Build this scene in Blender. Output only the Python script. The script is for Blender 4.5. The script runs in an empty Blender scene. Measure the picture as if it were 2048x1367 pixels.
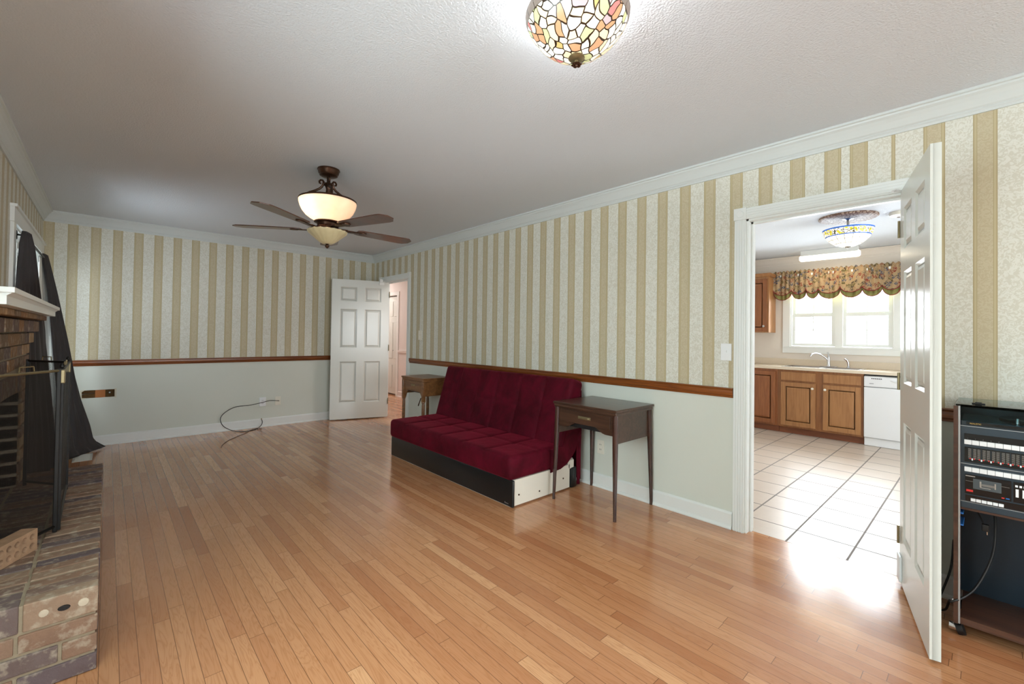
import bpy, bmesh, math, random
from math import sin, cos, pi, radians
from mathutils import Vector, Matrix
random.seed(7)
SC = bpy.context.scene
COL = SC.collection

# ------------------------------------------------------------------ camera
RX, UX, FX = Vector((0.735, -0.678, 0.0146)), Vector((-0.0201, -0.0002, 0.9998)), Vector((0.678, 0.735, 0.0135))
FX.normalize(); RX = (RX - FX * RX.dot(FX)).normalized(); UX = RX.cross(FX)
cd = bpy.data.cameras.new('camera'); cam = bpy.data.objects.new('camera', cd); COL.objects.link(cam)
cam.matrix_world = Matrix(((RX.x, UX.x, -FX.x, 0), (RX.y, UX.y, -FX.y, 0), (RX.z, UX.z, -FX.z, 1.2596), (0, 0, 0, 1)))
cd.sensor_fit = 'HORIZONTAL'; cd.sensor_width = 36; cd.lens = 876.587 / 2048 * 36
cd.shift_y = -24.48 / 2048; cd.clip_start = 0.02
SC.camera = cam

# ------------------------------------------------------------------ light & exposure
SC.view_settings.view_transform = 'Standard'; SC.view_settings.look = 'None'
SC.view_settings.gamma = 1; SC.view_settings.use_curve_mapping = False
SC.view_settings.exposure = 0.40
SC.cycles.max_bounces = 10; SC.cycles.diffuse_bounces = 6; SC.cycles.glossy_bounces = 4
SC.cycles.transparent_max_bounces = 16; SC.cycles.sample_clamp_indirect = 6
SC.cycles.use_denoising = True
wd = bpy.data.worlds.new('sky'); SC.world = wd; wd.use_nodes = True
bg = wd.node_tree.nodes['Background']; bg.inputs[0].default_value = (0.93, 0.97, 1, 1); bg.inputs[1].default_value = 4.0

W, D, L, H = 3.071, 6.543, 0.508, 2.472      # right wall, back wall, left wall, ceiling
YR = -4.2                                    # rear wall, behind the camera
KX, KY0, KY1 = 7.3, -1.3, 2.9                # kitchen

def area(name, loc, rot, sx, sy, power, col=(1, 1, 1), spread=None):
    l = bpy.data.lights.new(name, 'AREA'); l.shape = 'RECTANGLE'; l.size = sx; l.size_y = sy
    l.energy = power; l.color = col
    if spread: l.spread = spread
    o = bpy.data.objects.new(name, l); COL.objects.link(o); o.location = loc; o.rotation_euler = rot
    return o
def point(name, loc, power, col=(1, 1, 1), r=0.05):
    l = bpy.data.lights.new(name, 'POINT'); l.energy = power; l.color = col; l.shadow_soft_size = r
    o = bpy.data.objects.new(name, l); COL.objects.link(o); o.location = loc
    return o
# left and kitchen window daylight; rear, side, patio and hall lights are added fill
area('rear_fill_light', (1.3, YR + 0.10, 1.40), (radians(66), 0, 0), 2.9, 1.5, 92, (0.92, 0.97, 1.0))  # fill added at an unseen rear window
area('side_fill_light', (-L + 0.10, 1.1, 1.35), (0, radians(-62), 0), 1.3, 1.5, 26, (0.82, 1.0, 0.96))  # fill added at an unseen window left of the camera
area('left_window_daylight', (-L - 0.35, 5.5, 1.4), (0, radians(-90), 0), 1.3, 1.4, 10, (0.9, 0.98, 1.0))
area('patio_fill_light', (4.9, KY0 + 0.08, 1.1), (radians(90), 0, 0), 1.9, 1.9, 24, (0.95, 0.98, 1.0))  # fill added at an unseen door to brighten the tile
area('kitchen_window_daylight', (KX + 0.35, 1.37, 1.65), (0, radians(90), 0), 1.0, 1.3, 125, (0.96, 0.98, 1.0))
area('hall_fill_light', (3.76, 9.1, 2.44), (0, 0, 0), 0.5, 0.5, 16, (1.0, 0.95, 0.92))  # unseen light added to brighten the far hall
area('hall_fill_light', (3.76, 5.05, 2.44), (0, 0, 0), 0.5, 0.5, 14, (1.0, 0.95, 0.92))  # second added hall light, hidden behind the wall

# ------------------------------------------------------------------ node helpers
def lin(c):
    c = c / 255.0
    return c / 12.92 if c <= 0.04045 else ((c + 0.055) / 1.055) ** 2.4
def C(r, g, b): return (lin(r), lin(g), lin(b), 1)
class NT:
    def __init__(s, name, rough=0.5, metal=0.0, spec=0.5):
        s.m = bpy.data.materials.new(name); s.m.use_nodes = True; s.t = s.m.node_tree; s.n = s.t.nodes
        s.b = s.n['Principled BSDF']; s.b.inputs['Roughness'].default_value = rough
        s.b.inputs['Metallic'].default_value = metal; s.b.inputs['Specular IOR Level'].default_value = spec
        s.out = s.n['Material Output']
    def new(s, t, **k):
        n = s.n.new(t)
        for a, v in k.items(): setattr(n, a, v)
        return n
    def put(s, sock, v):
        if v is None: return
        if hasattr(v, 'links') or isinstance(v, bpy.types.NodeSocket): s.t.links.new(v, sock)
        else: sock.default_value = v
    def math(s, op, a, b=None, c=None):
        n = s.new('ShaderNodeMath', operation=op)
        s.put(n.inputs[0], a); s.put(n.inputs[1], b); s.put(n.inputs[2], c)
        return n.outputs[0]
    def pos(s, obj=False):
        if obj: v = s.new('ShaderNodeTexCoord').outputs['Object']
        else: v = s.new('ShaderNodeNewGeometry').outputs['Position']
        x = s.new('ShaderNodeSeparateXYZ'); s.t.links.new(v, x.inputs[0])
        return v, x.outputs[0], x.outputs[1], x.outputs[2]
    def xyz(s, x, y, z):
        n = s.new('ShaderNodeCombineXYZ'); s.put(n.inputs[0], x); s.put(n.inputs[1], y); s.put(n.inputs[2], z); return n.outputs[0]
    def mix(s, f, a, b, mode='MIX'):
        n = s.new('ShaderNodeMix', data_type='RGBA', blend_type=mode); s.put(n.inputs[0], f); s.put(n.inputs[6], a); s.put(n.inputs[7], b); return n.outputs[2]
    def noise(s, v, scale, detail=2, rough=0.5, dist=0.0):
        n = s.new('ShaderNodeTexNoise'); s.put(n.inputs['Vector'], v); n.inputs['Scale'].default_value = scale
        n.inputs['Detail'].default_value = detail; n.inputs['Roughness'].default_value = rough; n.inputs['Distortion'].default_value = dist
        return n.outputs[0]
    def vor(s, v, scale, feature='F1', out=0, dim='3D'):
        n = s.new('ShaderNodeTexVoronoi', feature=feature, voronoi_dimensions=dim); s.put(n.inputs['Vector'], v); n.inputs['Scale'].default_value = scale
        return n.outputs[out]
    def white(s, v, dim='3D', out=0):
        n = s.new('ShaderNodeTexWhiteNoise', noise_dimensions=dim)
        s.put(n.inputs['W'] if dim == '1D' else n.inputs['Vector'], v); return n.outputs[out]
    def ramp(s, f, stops, interp='LINEAR'):
        n = s.new('ShaderNodeValToRGB'); s.put(n.inputs[0], f); cr = n.color_ramp; cr.interpolation = interp
        while len(cr.elements) < len(stops): cr.elements.new(0.5)
        for e, (p, c) in zip(cr.elements, stops): e.position = p; e.color = c if len(c) == 4 else (*c, 1)
        return n.outputs[0]
    def base(s, c): s.put(s.b.inputs['Base Color'], c)
    def bump(s, h, strength=0.2, dist=0.01):
        n = s.new('ShaderNodeBump'); n.inputs['Strength'].default_value = strength; n.inputs['Distance'].default_value = dist
        s.put(n.inputs['Height'], h); s.t.links.new(n.outputs[0], s.b.inputs['Normal'])
def plain(name, col, rough=0.5, metal=0.0, spec=0.5, var=0.06, scale=8, bump=0.0, bscale=60):
    m = NT(name, rough, metal, spec); v = m.pos(True)[0]
    f = m.noise(v, scale, 3)
    m.base(m.mix(f, tuple(c * (1 - var) for c in col[:3]) + (1,), tuple(min(1, c * (1 + var)) for c in col[:3]) + (1,)))
    if bump: m.bump(m.noise(v, bscale, 2), bump, 0.005)
    return m.m

# ------------------------------------------------------------------ materials
def mat_wall(name, axis, off, right=False):
    m = NT(name, 0.6, 0, 0.3); v, x, y, z = m.pos(); u = x if axis == 'x' else y
    P = 0.1765
    wdt = 0.455
    if right:      # the paper is pieced above the kitchen doorway
        a, b, c = (m.math('GREATER_THAN', u, t) for t in (0.30, 0.40, 0.56))
        # off: -0.034 below 0.30, 0.332 to 0.40, 0.447 to 0.56, 0.0375 above
        off = m.math('ADD', -0.034, m.math('ADD', m.math('MULTIPLY', a, 0.366), m.math('ADD', m.math('MULTIPLY', b, 0.115), m.math('MULTIPLY', c, -0.4095))))
        wdt = m.math('SUBTRACT', 0.455, m.math('MULTIPLY', m.math('SUBTRACT', a, b), 0.358))
    fr = m.math('FRACT', m.math('DIVIDE', m.math('SUBTRACT', u, off), P))
    dark = m.math('LESS_THAN', fr, wdt)
    # thin border lines of the dark stripe
    def line(c, w): return m.math('LESS_THAN', m.math('ABSOLUTE', m.math('SUBTRACT', fr, c)), w)
    ln = m.math('MAXIMUM', m.math('MAXIMUM', line(0.012, 0.010), line(0.443, 0.010)), m.math('MAXIMUM', line(0.075, 0.006), line(0.380, 0.006)))
    edge = m.math('MULTIPLY', dark, m.math('SUBTRACT', 1.0, m.math('MULTIPLY', m.math('GREATER_THAN', fr, 0.075), m.math('LESS_THAN', fr, 0.38))))
    dam = m.noise(v, 46, 2, 0.5, 2.2)
    damf = m.ramp(dam, [(0.46, (0, 0, 0, 1)), (0.54, (1, 1, 1, 1))])
    light = m.mix(damf, C(219, 219, 209), C(206, 204, 190))
    darkc = m.mix(damf, C(194, 184, 156), C(187, 175, 146))
    darkc = m.mix(edge, darkc, C(188, 176, 142))
    darkc = m.mix(ln, darkc, C(170, 156, 120))
    paper = m.mix(dark, light, darkc)
    # painted wainscot below the chair rail
    blot = m.noise(v, 2.5, 3)
    paint = m.mix(blot, C(206, 210, 199), C(213, 217, 208))
    up = m.math('GREATER_THAN', z, 0.90)
    m.base(m.mix(up, paint, paper))
    m.bump(m.noise(v, 90, 2), 0.05, 0.004)
    return m.m
M = {}
M['wall_y'] = mat_wall('striped_wallpaper_side', 'y', -0.032)
M['wall_r'] = mat_wall('striped_wallpaper_right', 'y', 0, True)
M['wall_x'] = mat_wall('striped_wallpaper_end', 'x', 0.026)
def mat_ceiling():
    m = NT('textured_ceiling', 0.85, 0, 0.2); v = m.pos()[0]
    m.base(C(213, 219, 225))
    h = m.math('ADD', m.noise(v, 110, 3, 0.6), m.math('MULTIPLY', m.vor(v, 130, 'SMOOTH_F1'), -0.6))
    m.bump(h, 0.4, 0.006)
    return m.m
M['ceiling'] = mat_ceiling()
def mat_floor():
    m = NT('oak_strip_floor', 0.2, 0, 0.5); v, x, y, z = m.pos()
    Wd, Ln = 0.0565, 0.85
    r = m.math('FLOOR', m.math('DIVIDE', x, Wd))
    ro = m.math('MULTIPLY', m.white(r, '1D'), 7.3)
    lenr = m.math('ADD', 0.62, m.math('MULTIPLY', m.white(m.math('ADD', r, 91.3), '1D'), 0.55))
    q = m.math('DIVIDE', m.math('ADD', y, ro), lenr)
    k = m.math('FLOOR', q)
    rnd = m.white(m.xyz(r, k, 3.0), '3D'); rnd2 = m.white(m.xyz(r, k, 8.0), '3D')
    fx = m.math('FRACT', m.math('DIVIDE', x, Wd)); fq = m.math('FRACT', q)
    ex = m.math('MULTIPLY', m.math('MINIMUM', fx, m.math('SUBTRACT', 1.0, fx)), Wd)
    ey = m.math('MULTIPLY', m.math('MULTIPLY', m.math('MINIMUM', fq, m.math('SUBTRACT', 1.0, fq)), lenr), 1.0)
    gap = m.math('MAXIMUM', m.math('LESS_THAN', ex, 0.0011), m.math('LESS_THAN', ey, 0.0012))
    gv = m.xyz(m.math('ADD', x, m.math('MULTIPLY', rnd, 9)), m.math('ADD', m.math('MULTIPLY', y, 0.09), m.math('MULTIPLY', rnd2, 17)), 0.0)
    g1 = m.noise(gv, 26, 2, 0.5, 1.2)
    rings = m.math('PINGPONG', m.math('MULTIPLY', g1, 14), 1.0)
    fine = m.noise(m.xyz(m.math('ADD', x, m.math('MULTIPLY', rnd, 5)), m.math('MULTIPLY', y, 0.03), 0.0), 420, 2)
    c = m.ramp(rnd, [(0.0, C(174, 114, 76)), (0.15, C(188, 130, 90)), (0.6, C(199, 143, 100)), (0.88, C(207, 152, 109)), (1.0, C(222, 171, 126))])
    c = m.mix(m.math('MULTIPLY', m.math('POWER', rings, 2.5), 0.42), c, C(160, 100, 60))
    c = m.mix(m.math('MULTIPLY', fine, 0.3), c, C(166, 108, 68))
    worn = m.noise(v, 0.9, 4, 0.6)
    c = m.mix(m.ramp(worn, [(0.5, (0, 0, 0, 1)), (0.75, (0.25, 0.25, 0.25, 1))]), c, C(150, 110, 84))
    c = m.mix(m.math('MULTIPLY', gap, 0.75), c, C(92, 60, 40))
    m.base(c)
    rg = m.ramp(m.noise(v, 3, 3), [(0.3, (0.17, 0.17, 0.17, 1)), (0.7, (0.24, 0.24, 0.24, 1))])
    m.put(m.b.inputs['Roughness'], rg)
    m.b.inputs['Coat Weight'].default_value = 0.35; m.b.inputs['Coat Roughness'].default_value = 0.12
    m.bump(m.math('SUBTRACT', m.math('MULTIPLY', m.noise(m.xyz(x, m.math('MULTIPLY', y, 0.2), 0.0), 30, 1), 0.25), gap), 0.08, 0.002)
    return m.m
M['floor'] = mat_floor()
def mat_tile():
    m = NT('glazed_floor_tile', 0.16, 0, 0.6); v, x, y, z = m.pos()
    P = 0.308
    tx = m.math('DIVIDE', m.math('SUBTRACT', x, 3.38 - P), P); ty = m.math('DIVIDE', m.math('SUBTRACT', y, 0.545), P)
    fx = m.math('FRACT', tx); fy = m.math('FRACT', ty)
    ex = m.math('MINIMUM', fx, m.math('SUBTRACT', 1.0, fx)); ey = m.math('MINIMUM', fy, m.math('SUBTRACT', 1.0, fy))
    g = m.math('MAXIMUM', m.math('LESS_THAN', ex, 0.019), m.math('LESS_THAN', ey, 0.018))
    rnd = m.white(m.xyz(m.math('FLOOR', tx), m.math('FLOOR', ty), 1.0), '3D')
    n = m.noise(v, 9, 4, 0.6)
    c = m.mix(n, C(196, 180, 163), C(214, 201, 187)); c = m.mix(m.math('MULTIPLY', rnd, 0.35), c, C(190, 171, 152))
    c = m.mix(g, c, C(128, 120, 112)); m.base(c)
    m.put(m.b.inputs['Roughness'], m.mix(g, m.ramp(n, [(0.3, (0.30,) * 3), (0.7, (0.36,) * 3)]), (0.8, 0.8, 0.8, 1)))
    m.bump(m.math('SUBTRACT', 1.0, g), 0.12, 0.002)
    return m.m
M['tile'] = mat_tile()
def wood(name, c1, c2, rough=0.35, axis='z', scale=18, stretch=0.07, coat=0.1):
    m = NT(name, rough); v, x, y, z = m.pos(True)
    sx, sy, sz = (stretch if axis == a else 1 for a in 'xyz')
    gv = m.xyz(m.math('MULTIPLY', x, sx), m.math('MULTIPLY', y, sy), m.math('MULTIPLY', z, sz))
    a = m.noise(gv, scale, 3, 0.55, 0.8); b = m.noise(gv, scale * 9, 2)
    f = m.math('ADD', m.math('MULTIPLY', m.math('PINGPONG', m.math('MULTIPLY', a, 7), 1.0), 0.6), m.math('MULTIPLY', b, 0.4))
    m.base(m.mix(f, c1, c2)); m.b.inputs['Coat Weight'].default_value = coat
    return m.m
M['rail'] = wood('stained_oak_rail', C(148, 84, 34), C(100, 52, 22), 0.3, 'y')
M['railx'] = wood('stained_oak_rail_end_wall', C(142, 80, 34), C(96, 48, 22), 0.3, 'x')
M['white'] = plain('white_gloss_paint', C(226, 229, 226), 0.32, 0, 0.5, 0.02, 4)
M['door'] = plain('white_door_enamel', C(214, 217, 210), 0.2, 0, 0.5, 0.02, 3)
M['crown'] = plain('white_crown_paint', C(202, 208, 206), 0.45, 0, 0.4, 0.02, 4)
M['walnut'] = wood('worn_walnut', C(84, 58, 44), C(52, 34, 26), 0.28, 'y', 20, 0.08, 0.25)
M['walnut_leg'] = wood('dark_turned_walnut', C(72, 42, 32), C(42, 24, 20), 0.25, 'z', 20, 0.08, 0.3)
M['maple'] = wood('golden_brown_maple', C(140, 96, 56), C(98, 62, 34), 0.35, 'y', 14, 0.1, 0.15)
M['cab'] = wood('honey_oak_cabinet', C(168, 120, 74), C(140, 94, 54), 0.38, 'z', 16, 0.08, 0.1)
M['cabframe'] = wood('oak_face_frame', C(150, 98, 54), C(122, 76, 38), 0.4, 'z', 16, 0.08, 0.1)
M['cabred'] = wood('reddish_oak_cabinet', C(150, 92, 50), C(122, 70, 34), 0.38, 'z', 16, 0.08, 0.1)
M['kick'] = wood('toe_kick_oak', C(136, 78, 46), C(104, 56, 32), 0.45, 'y', 16, 0.08, 0.0)
def mat_velvet():
    m = NT('crimson_velvet', 0.75, 0, 0.15); v = m.pos(True)[0]
    f = m.noise(v, 5, 4, 0.65, 0.6)
    m.base(m.mix(m.ramp(f, [(0.35, (0, 0, 0, 1)), (0.7, (1, 1, 1, 1))]), C(62, 0, 15), C(94, 5, 30)))
    m.b.inputs['Sheen Weight'].default_value = 0.30; m.b.inputs['Sheen Roughness'].default_value = 0.35
    m.b.inputs['Sheen Tint'].default_value = C(225, 60, 90)
    m.bump(m.noise(v, 9, 3), 0.25, 0.02)
    return m.m
M['velvet'] = mat_velvet()
M['vinyl'] = plain('black_vinyl', C(15, 19, 21), 0.34, 0, 0.5, 0.2, 30, 0.1, 120)
M['melamine'] = plain('cream_melamine', C(222, 216, 202), 0.4, 0, 0.4, 0.03, 6)
M['bronze'] = plain('oil_rubbed_bronze', C(74, 50, 36), 0.34, 0.75, 0.5, 0.3, 30)
M['iron'] = plain('black_iron', C(26, 24, 22), 0.45, 0.4, 0.5, 0.2, 20)
M['brass'] = plain('aged_brass', C(142, 128, 96), 0.35, 0.7, 0.5, 0.25, 30)
M['chrome'] = plain('polished_chrome', C(205, 207, 210), 0.12, 1.0, 0.5, 0.03)
M['steel'] = plain('brushed_steel', C(190, 190, 188), 0.28, 1.0, 0.5, 0.05)
M['blade'] = wood('walnut_fan_blade', C(92, 58, 44), C(60, 36, 28), 0.3, 'x', 10, 0.06, 0.25)
M['curtain'] = plain('charcoal_curtain_fabric', C(58, 55, 56), 0.62, 0, 0.35, 0.12, 3, 0.15, 160)
M['palestrip'] = plain('pale_strip_fabric', C(222, 222, 214), 0.8, 0, 0.2, 0.03)
M['plastic'] = plain('ivory_plastic', C(226, 222, 208), 0.35, 0, 0.5, 0.02)
M['plasticw'] = plain('white_plastic', C(232, 235, 236), 0.3, 0, 0.5, 0.02)
M['cablem'] = plain('black_cable_rubber', C(24, 24, 24), 0.5)
M['brownc'] = plain('brown_cable_rubber', C(104, 66, 44), 0.5)
M['appl'] = plain('white_appliance_enamel', C(222, 224, 226), 0.25, 0, 0.5, 0.01)
M['kwall'] = plain('cream_kitchen_paint', C(222, 214, 203), 0.6, 0, 0.3, 0.02)
M['hwall'] = plain('blush_white_paint', C(226, 218, 213), 0.6, 0, 0.3, 0.02)
M['laminate'] = plain('beige_laminate', C(214, 200, 178), 0.25, 0, 0.5, 0.06, 60)
M['black'] = plain('matte_black', C(14, 14, 16), 0.5)
M['studwood'] = plain('raw_stud_wood', C(170, 104, 52), 0.7)
M['cavity'] = plain('dark_wall_cavity', C(110, 84, 52), 0.9, 0, 0.2, 0.4, 40)
M['plaster'] = plain('torn_gypsum_edge', C(205, 200, 180), 0.9, 0, 0.2, 0.1, 60)
M['stereo'] = plain('slate_black_plastic', C(40, 54, 64), 0.32, 0, 0.5, 0.15, 20)
M['gloss'] = plain('glossy_black_panel', C(10, 11, 15), 0.12, 0, 0.6, 0.1)
M['alu'] = plain('silver_trim', C(170, 172, 172), 0.35, 0.5, 0.5, 0.03)
M['rackwood'] = wood('rack_walnut_veneer', C(92, 60, 44), C(60, 38, 30), 0.35, 'y', 14, 0.06, 0.2)
M['rackin'] = plain('rack_back_board', C(26, 44, 58), 0.4, 0, 0.4, 0.3, 4)
M['red'] = plain('red_print', C(214, 48, 44), 0.4)
M['blue'] = plain('blue_plastic', C(40, 112, 190), 0.35)
M['grey'] = plain('smoked_grey_window', C(78, 86, 90), 0.15)
M['gold'] = plain('gold_print', C(206, 170, 90), 0.4)
M['vent'] = plain('white_vent_metal', C(222, 222, 214), 0.35, 0, 0.5, 0.02)
M['firebrick_soot'] = plain('soot_black', C(24, 20, 17), 0.9, 0, 0.2, 0.4, 12)
def mat_brick(name, cols, smear=0.0, rough=0.85):
    m = NT(name, rough, 0, 0.25); v = m.pos(True)[0]
    g = m.new('ShaderNodeNewGeometry').outputs['Random Per Island']
    n = len(cols); c = m.ramp(g, [(i / n, k) for i, k in enumerate(cols)], 'CONSTANT')
    f = m.noise(v, 14, 4, 0.65); c = m.mix(m.math('MULTIPLY', f, 0.55), c, C(86, 62, 48))
    f2 = m.ramp(m.noise(v, 26, 3, 0.6), [(0.52, (0, 0, 0, 1)), (0.66, (1, 1, 1, 1))])
    c = m.mix(m.math('MULTIPLY', f2, 0.35 + smear), c, C(190, 178, 158))
    m.base(c); m.bump(m.noise(v, 60, 4, 0.7), 0.5, 0.006)
    return m.m
M['brick'] = mat_brick('handmade_brick', [C(164, 132, 98), C(134, 110, 92), C(156, 118, 82), C(116, 100, 94), C(176, 146, 108), C(146, 114, 82), C(128, 106, 84)])
M['hearthbrick'] = mat_brick('worn_hearth_brick', [C(160, 132, 112), C(136, 114, 102), C(152, 122, 102), C(112, 100, 104), C(168, 142, 120), C(142, 116, 98), C(122, 108, 106)], 0.15)
M['firebrick'] = mat_brick('smoked_firebox_brick', [C(104, 80, 58), C(88, 68, 50), C(112, 90, 66), C(80, 62, 48)])
M['plug'] = plain('pale_mortar_plug', C(196, 182, 162), 0.95, 0, 0.2, 0.15, 60)
M['mortar'] = plain('sandy_mortar', C(158, 144, 122), 0.95, 0, 0.2, 0.2, 30, 0.4, 90)
def mat_glass(name, tint=(0.95, 0.98, 1, 1), refl=0.08):
    m = NT(name); t = m.new('ShaderNodeBsdfTransparent'); t.inputs[0].default_value = tint
    g = m.new('ShaderNodeBsdfGlossy'); g.inputs['Roughness'].default_value = 0.03
    x = m.new('ShaderNodeMixShader'); lw = m.new('ShaderNodeLayerWeight'); lw.inputs[0].default_value = 0.12 + refl; m.t.links.new(lw.outputs[0], x.inputs[0])
    m.t.links.new(t.outputs[0], x.inputs[1]); m.t.links.new(g.outputs[0], x.inputs[2]); m.t.links.new(x.outputs[0], m.out.inputs[0])
    return m.m
M['glass'] = mat_glass('window_glass')
M['smoke'] = mat_glass('smoked_lid_glass', (0.72, 0.84, 0.86, 1), 0.12)
def mat_mesh():
    m = NT('black_wire_mesh', 0.5); v, x, y, z = m.pos()
    u = m.math('ADD', y, x)
    a = m.math('LESS_THAN', m.math('FRACT', m.math('MULTIPLY', m.math('ADD', u, z), 260)), 0.30)
    b = m.math('LESS_THAN', m.math('FRACT', m.math('MULTIPLY', m.math('SUBTRACT', u, z), 260)), 0.30)
    f = m.math('MAXIMUM', a, b); m.base(C(30, 28, 26))
    t = m.new('ShaderNodeBsdfTransparent'); s = m.new('ShaderNodeMixShader')
    m.t.links.new(f, s.inputs[0]); m.t.links.new(t.outputs[0], s.inputs[1]); m.t.links.new(m.b.outputs[0], s.inputs[2]); m.t.links.new(s.outputs[0], m.out.inputs[0])
    return m.m
M['mesh'] = mat_mesh()
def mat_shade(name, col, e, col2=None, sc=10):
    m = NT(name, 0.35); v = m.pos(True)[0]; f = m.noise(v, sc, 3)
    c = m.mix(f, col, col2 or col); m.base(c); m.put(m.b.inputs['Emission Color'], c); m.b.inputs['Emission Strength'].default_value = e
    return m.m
def mat_alabaster():
    m = NT('lit_alabaster_glass', 0.35); v = m.pos(True)[0]; f = m.noise(v, 14, 3)
    c = m.mix(f, C(250, 238, 222), C(238, 216, 194)); m.base(c)
    m.put(m.b.inputs['Emission Color'], c); m.b.inputs['Emission Strength'].default_value = 0.16
    t = m.new('ShaderNodeBsdfTranslucent'); m.put(t.inputs[0], c); x = m.new('ShaderNodeMixShader'); x.inputs[0].default_value = 0.55
    m.t.links.new(m.b.outputs[0], x.inputs[1]); m.t.links.new(t.outputs[0], x.inputs[2]); m.t.links.new(x.outputs[0], m.out.inputs[0])
    return m.m
M['bowl_lit'] = mat_alabaster()
M['bowl_dim'] = mat_shade('cream_alabaster_faint_glow', C(196, 184, 148), 0.12, C(168, 154, 116), 14)  # weak emission gives the unlit lower bowl an added glow
M['tube'] = mat_shade('lit_fluorescent_lens', C(255, 246, 228), 1.6)
def mat_tiffany(name, stops, scale, e, rimz, rimcol, band=None, lead=0.035):
    m = NT(name, 0.25); v, x, y, z = m.pos(True)
    rr = m.math('SQRT', m.math('ADD', m.math('MULTIPLY', x, x), m.math('MULTIPLY', y, y)))
    dz = m.math('ADD', z, 0.155); sl = m.math('DIVIDE', m.math('SQRT', m.math('ADD', m.math('MULTIPLY', rr, rr), m.math('MULTIPLY', dz, dz))), m.math('MAXIMUM', rr, 0.01))
    n1 = m.math('SUBTRACT', m.noise(v, 14, 1), 0.5); n2 = m.math('SUBTRACT', m.noise(m.xyz(z, x, y), 14, 1), 0.5)
    uv = m.xyz(m.math('ADD', m.math('MULTIPLY', x, sl), m.math('MULTIPLY', n1, 0.05)), m.math('ADD', m.math('MULTIPLY', y, sl), m.math('MULTIPLY', n2, 0.05)), 0.0)
    vc = m.vor(uv, scale, 'F1', 1, '2D'); ed = m.vor(uv, scale, 'DISTANCE_TO_EDGE', 0, '2D')
    sp = m.new('ShaderNodeSeparateColor'); m.put(sp.inputs[0], vc)
    c = m.ramp(sp.outputs[0], stops, 'CONSTANT')
    rim = m.math('GREATER_THAN', z, rimz)
    ang = m.math('FRACT', m.math('MULTIPLY', m.math('ARCTAN2', y, x), 24 / (2 * pi)))
    rl = m.math('MAXIMUM', m.math('LESS_THAN', ang, 0.05), m.math('LESS_THAN', m.math('ABSOLUTE', m.math('SUBTRACT', z, rimz)), 0.0015))
    line = m.math('LESS_THAN', ed, lead)
    line = m.math('MAXIMUM', m.math('MULTIPLY', m.math('SUBTRACT', 1.0, rim), line), m.math('MULTIPLY', rim, rl))
    c = m.mix(rim, c, rimcol)
    if band:
        b = m.math('LESS_THAN', m.math('ABSOLUTE', m.math('SUBTRACT', z, band[0])), band[1]); c = m.mix(b, c, band[2])
    c = m.mix(line, c, C(58, 44, 32))
    m.base(c); m.put(m.b.inputs['Emission Color'], c)
    k = m.mix(m.math('MAXIMUM', rim, line), (e, e, e, 1), (0.12, 0.12, 0.12, 1)); m.put(m.b.inputs['Emission Strength'], k)
    return m.m
WHT = C(255, 252, 240)
M['tiffany'] = mat_tiffany('leaded_stained_glass', [(0, WHT), (0.40, C(250, 232, 190)), (0.55, C(206, 214, 160)), (0.64, C(214, 160, 122)), (0.76, WHT), (0.84, C(208, 178, 184)), (0.89, C(226, 132, 128)), (0.93, C(206, 182, 120))], 30, 0.42, -0.040, C(150, 138, 130), None, 0.07)
def mat_bluebowl():
    m = NT('blue_rimmed_stained_glass', 0.25); v, x, y, z = m.pos(True)
    t = m.math('MULTIPLY', m.math('ARCTAN2', y, x), 16 / (2 * pi)); fr = m.math('FRACT', t)
    vl = m.math('LESS_THAN', fr, 0.05)
    hl = m.math('LESS_THAN', m.math('FRACT', m.math('MULTIPLY', z, 28)), 0.06)
    blue = m.math('MAXIMUM', m.math('GREATER_THAN', z, -0.012), m.math('LESS_THAN', m.math('ABSOLUTE', m.math('ADD', z, 0.070)), 0.004))
    flo = m.math('MULTIPLY', m.math('GREATER_THAN', z, -0.066), m.math('LESS_THAN', m.vor(v, 30, 'F1', 0), 0.42))
    c = m.mix(flo, WHT, C(226, 206, 40)); ed = m.math('MULTIPLY', m.math('GREATER_THAN', z, -0.066), m.math('LESS_THAN', m.vor(v, 30, 'DISTANCE_TO_EDGE', 0), 0.05))
    c = m.mix(m.math('MAXIMUM', m.math('MAXIMUM', vl, hl), ed), c, C(70, 66, 50)); c = m.mix(blue, c, C(44, 96, 176))
    m.base(c); m.put(m.b.inputs['Emission Color'], c); m.b.inputs['Emission Strength'].default_value = 0.5
    return m.m
M['bluebowl'] = mat_bluebowl()
def mat_floral():
    m = NT('floral_valance_print', 0.9, 0, 0.05); v = m.pos(True)[0]
    a = m.vor(v, 26, 'F1', 1); sp = m.new('ShaderNodeSeparateColor'); m.put(sp.inputs[0], a)
    d = m.vor(v, 26, 'F1', 0)
    c = m.ramp(sp.outputs[0], [(0, C(170, 142, 108)), (0.3, C(130, 62, 50)), (0.46, C(60, 72, 96)), (0.62, C(92, 84, 50)), (0.78, C(150, 116, 88)), (0.88, C(54, 48, 46))], 'CONSTANT')
    c = m.mix(m.ramp(m.noise(v, 60, 3, 0.7, 1.0), [(0.47, (0, 0, 0, 1)), (0.53, (1, 1, 1, 1))]), c, C(166, 144, 112))
    m.base(c); return m.m
M['floral'] = mat_floral()
M['olive'] = plain('olive_lining', C(138, 134, 76), 0.8)
M['piping'] = plain('burgundy_piping', C(128, 34, 36), 0.7)
def mat_medal():
    m = NT('carved_medallion', 0.5); v = m.pos(True)[0]
    f = m.ramp(m.vor(v, 34, 'DISTANCE_TO_EDGE', 0), [(0.08, (0, 0, 0, 1)), (0.2, (1, 1, 1, 1))])
    m.base(m.mix(f, C(104, 76, 62), C(170, 150, 132))); m.bump(f, 0.5, 0.01); return m.m
M['medal'] = mat_medal()

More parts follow.
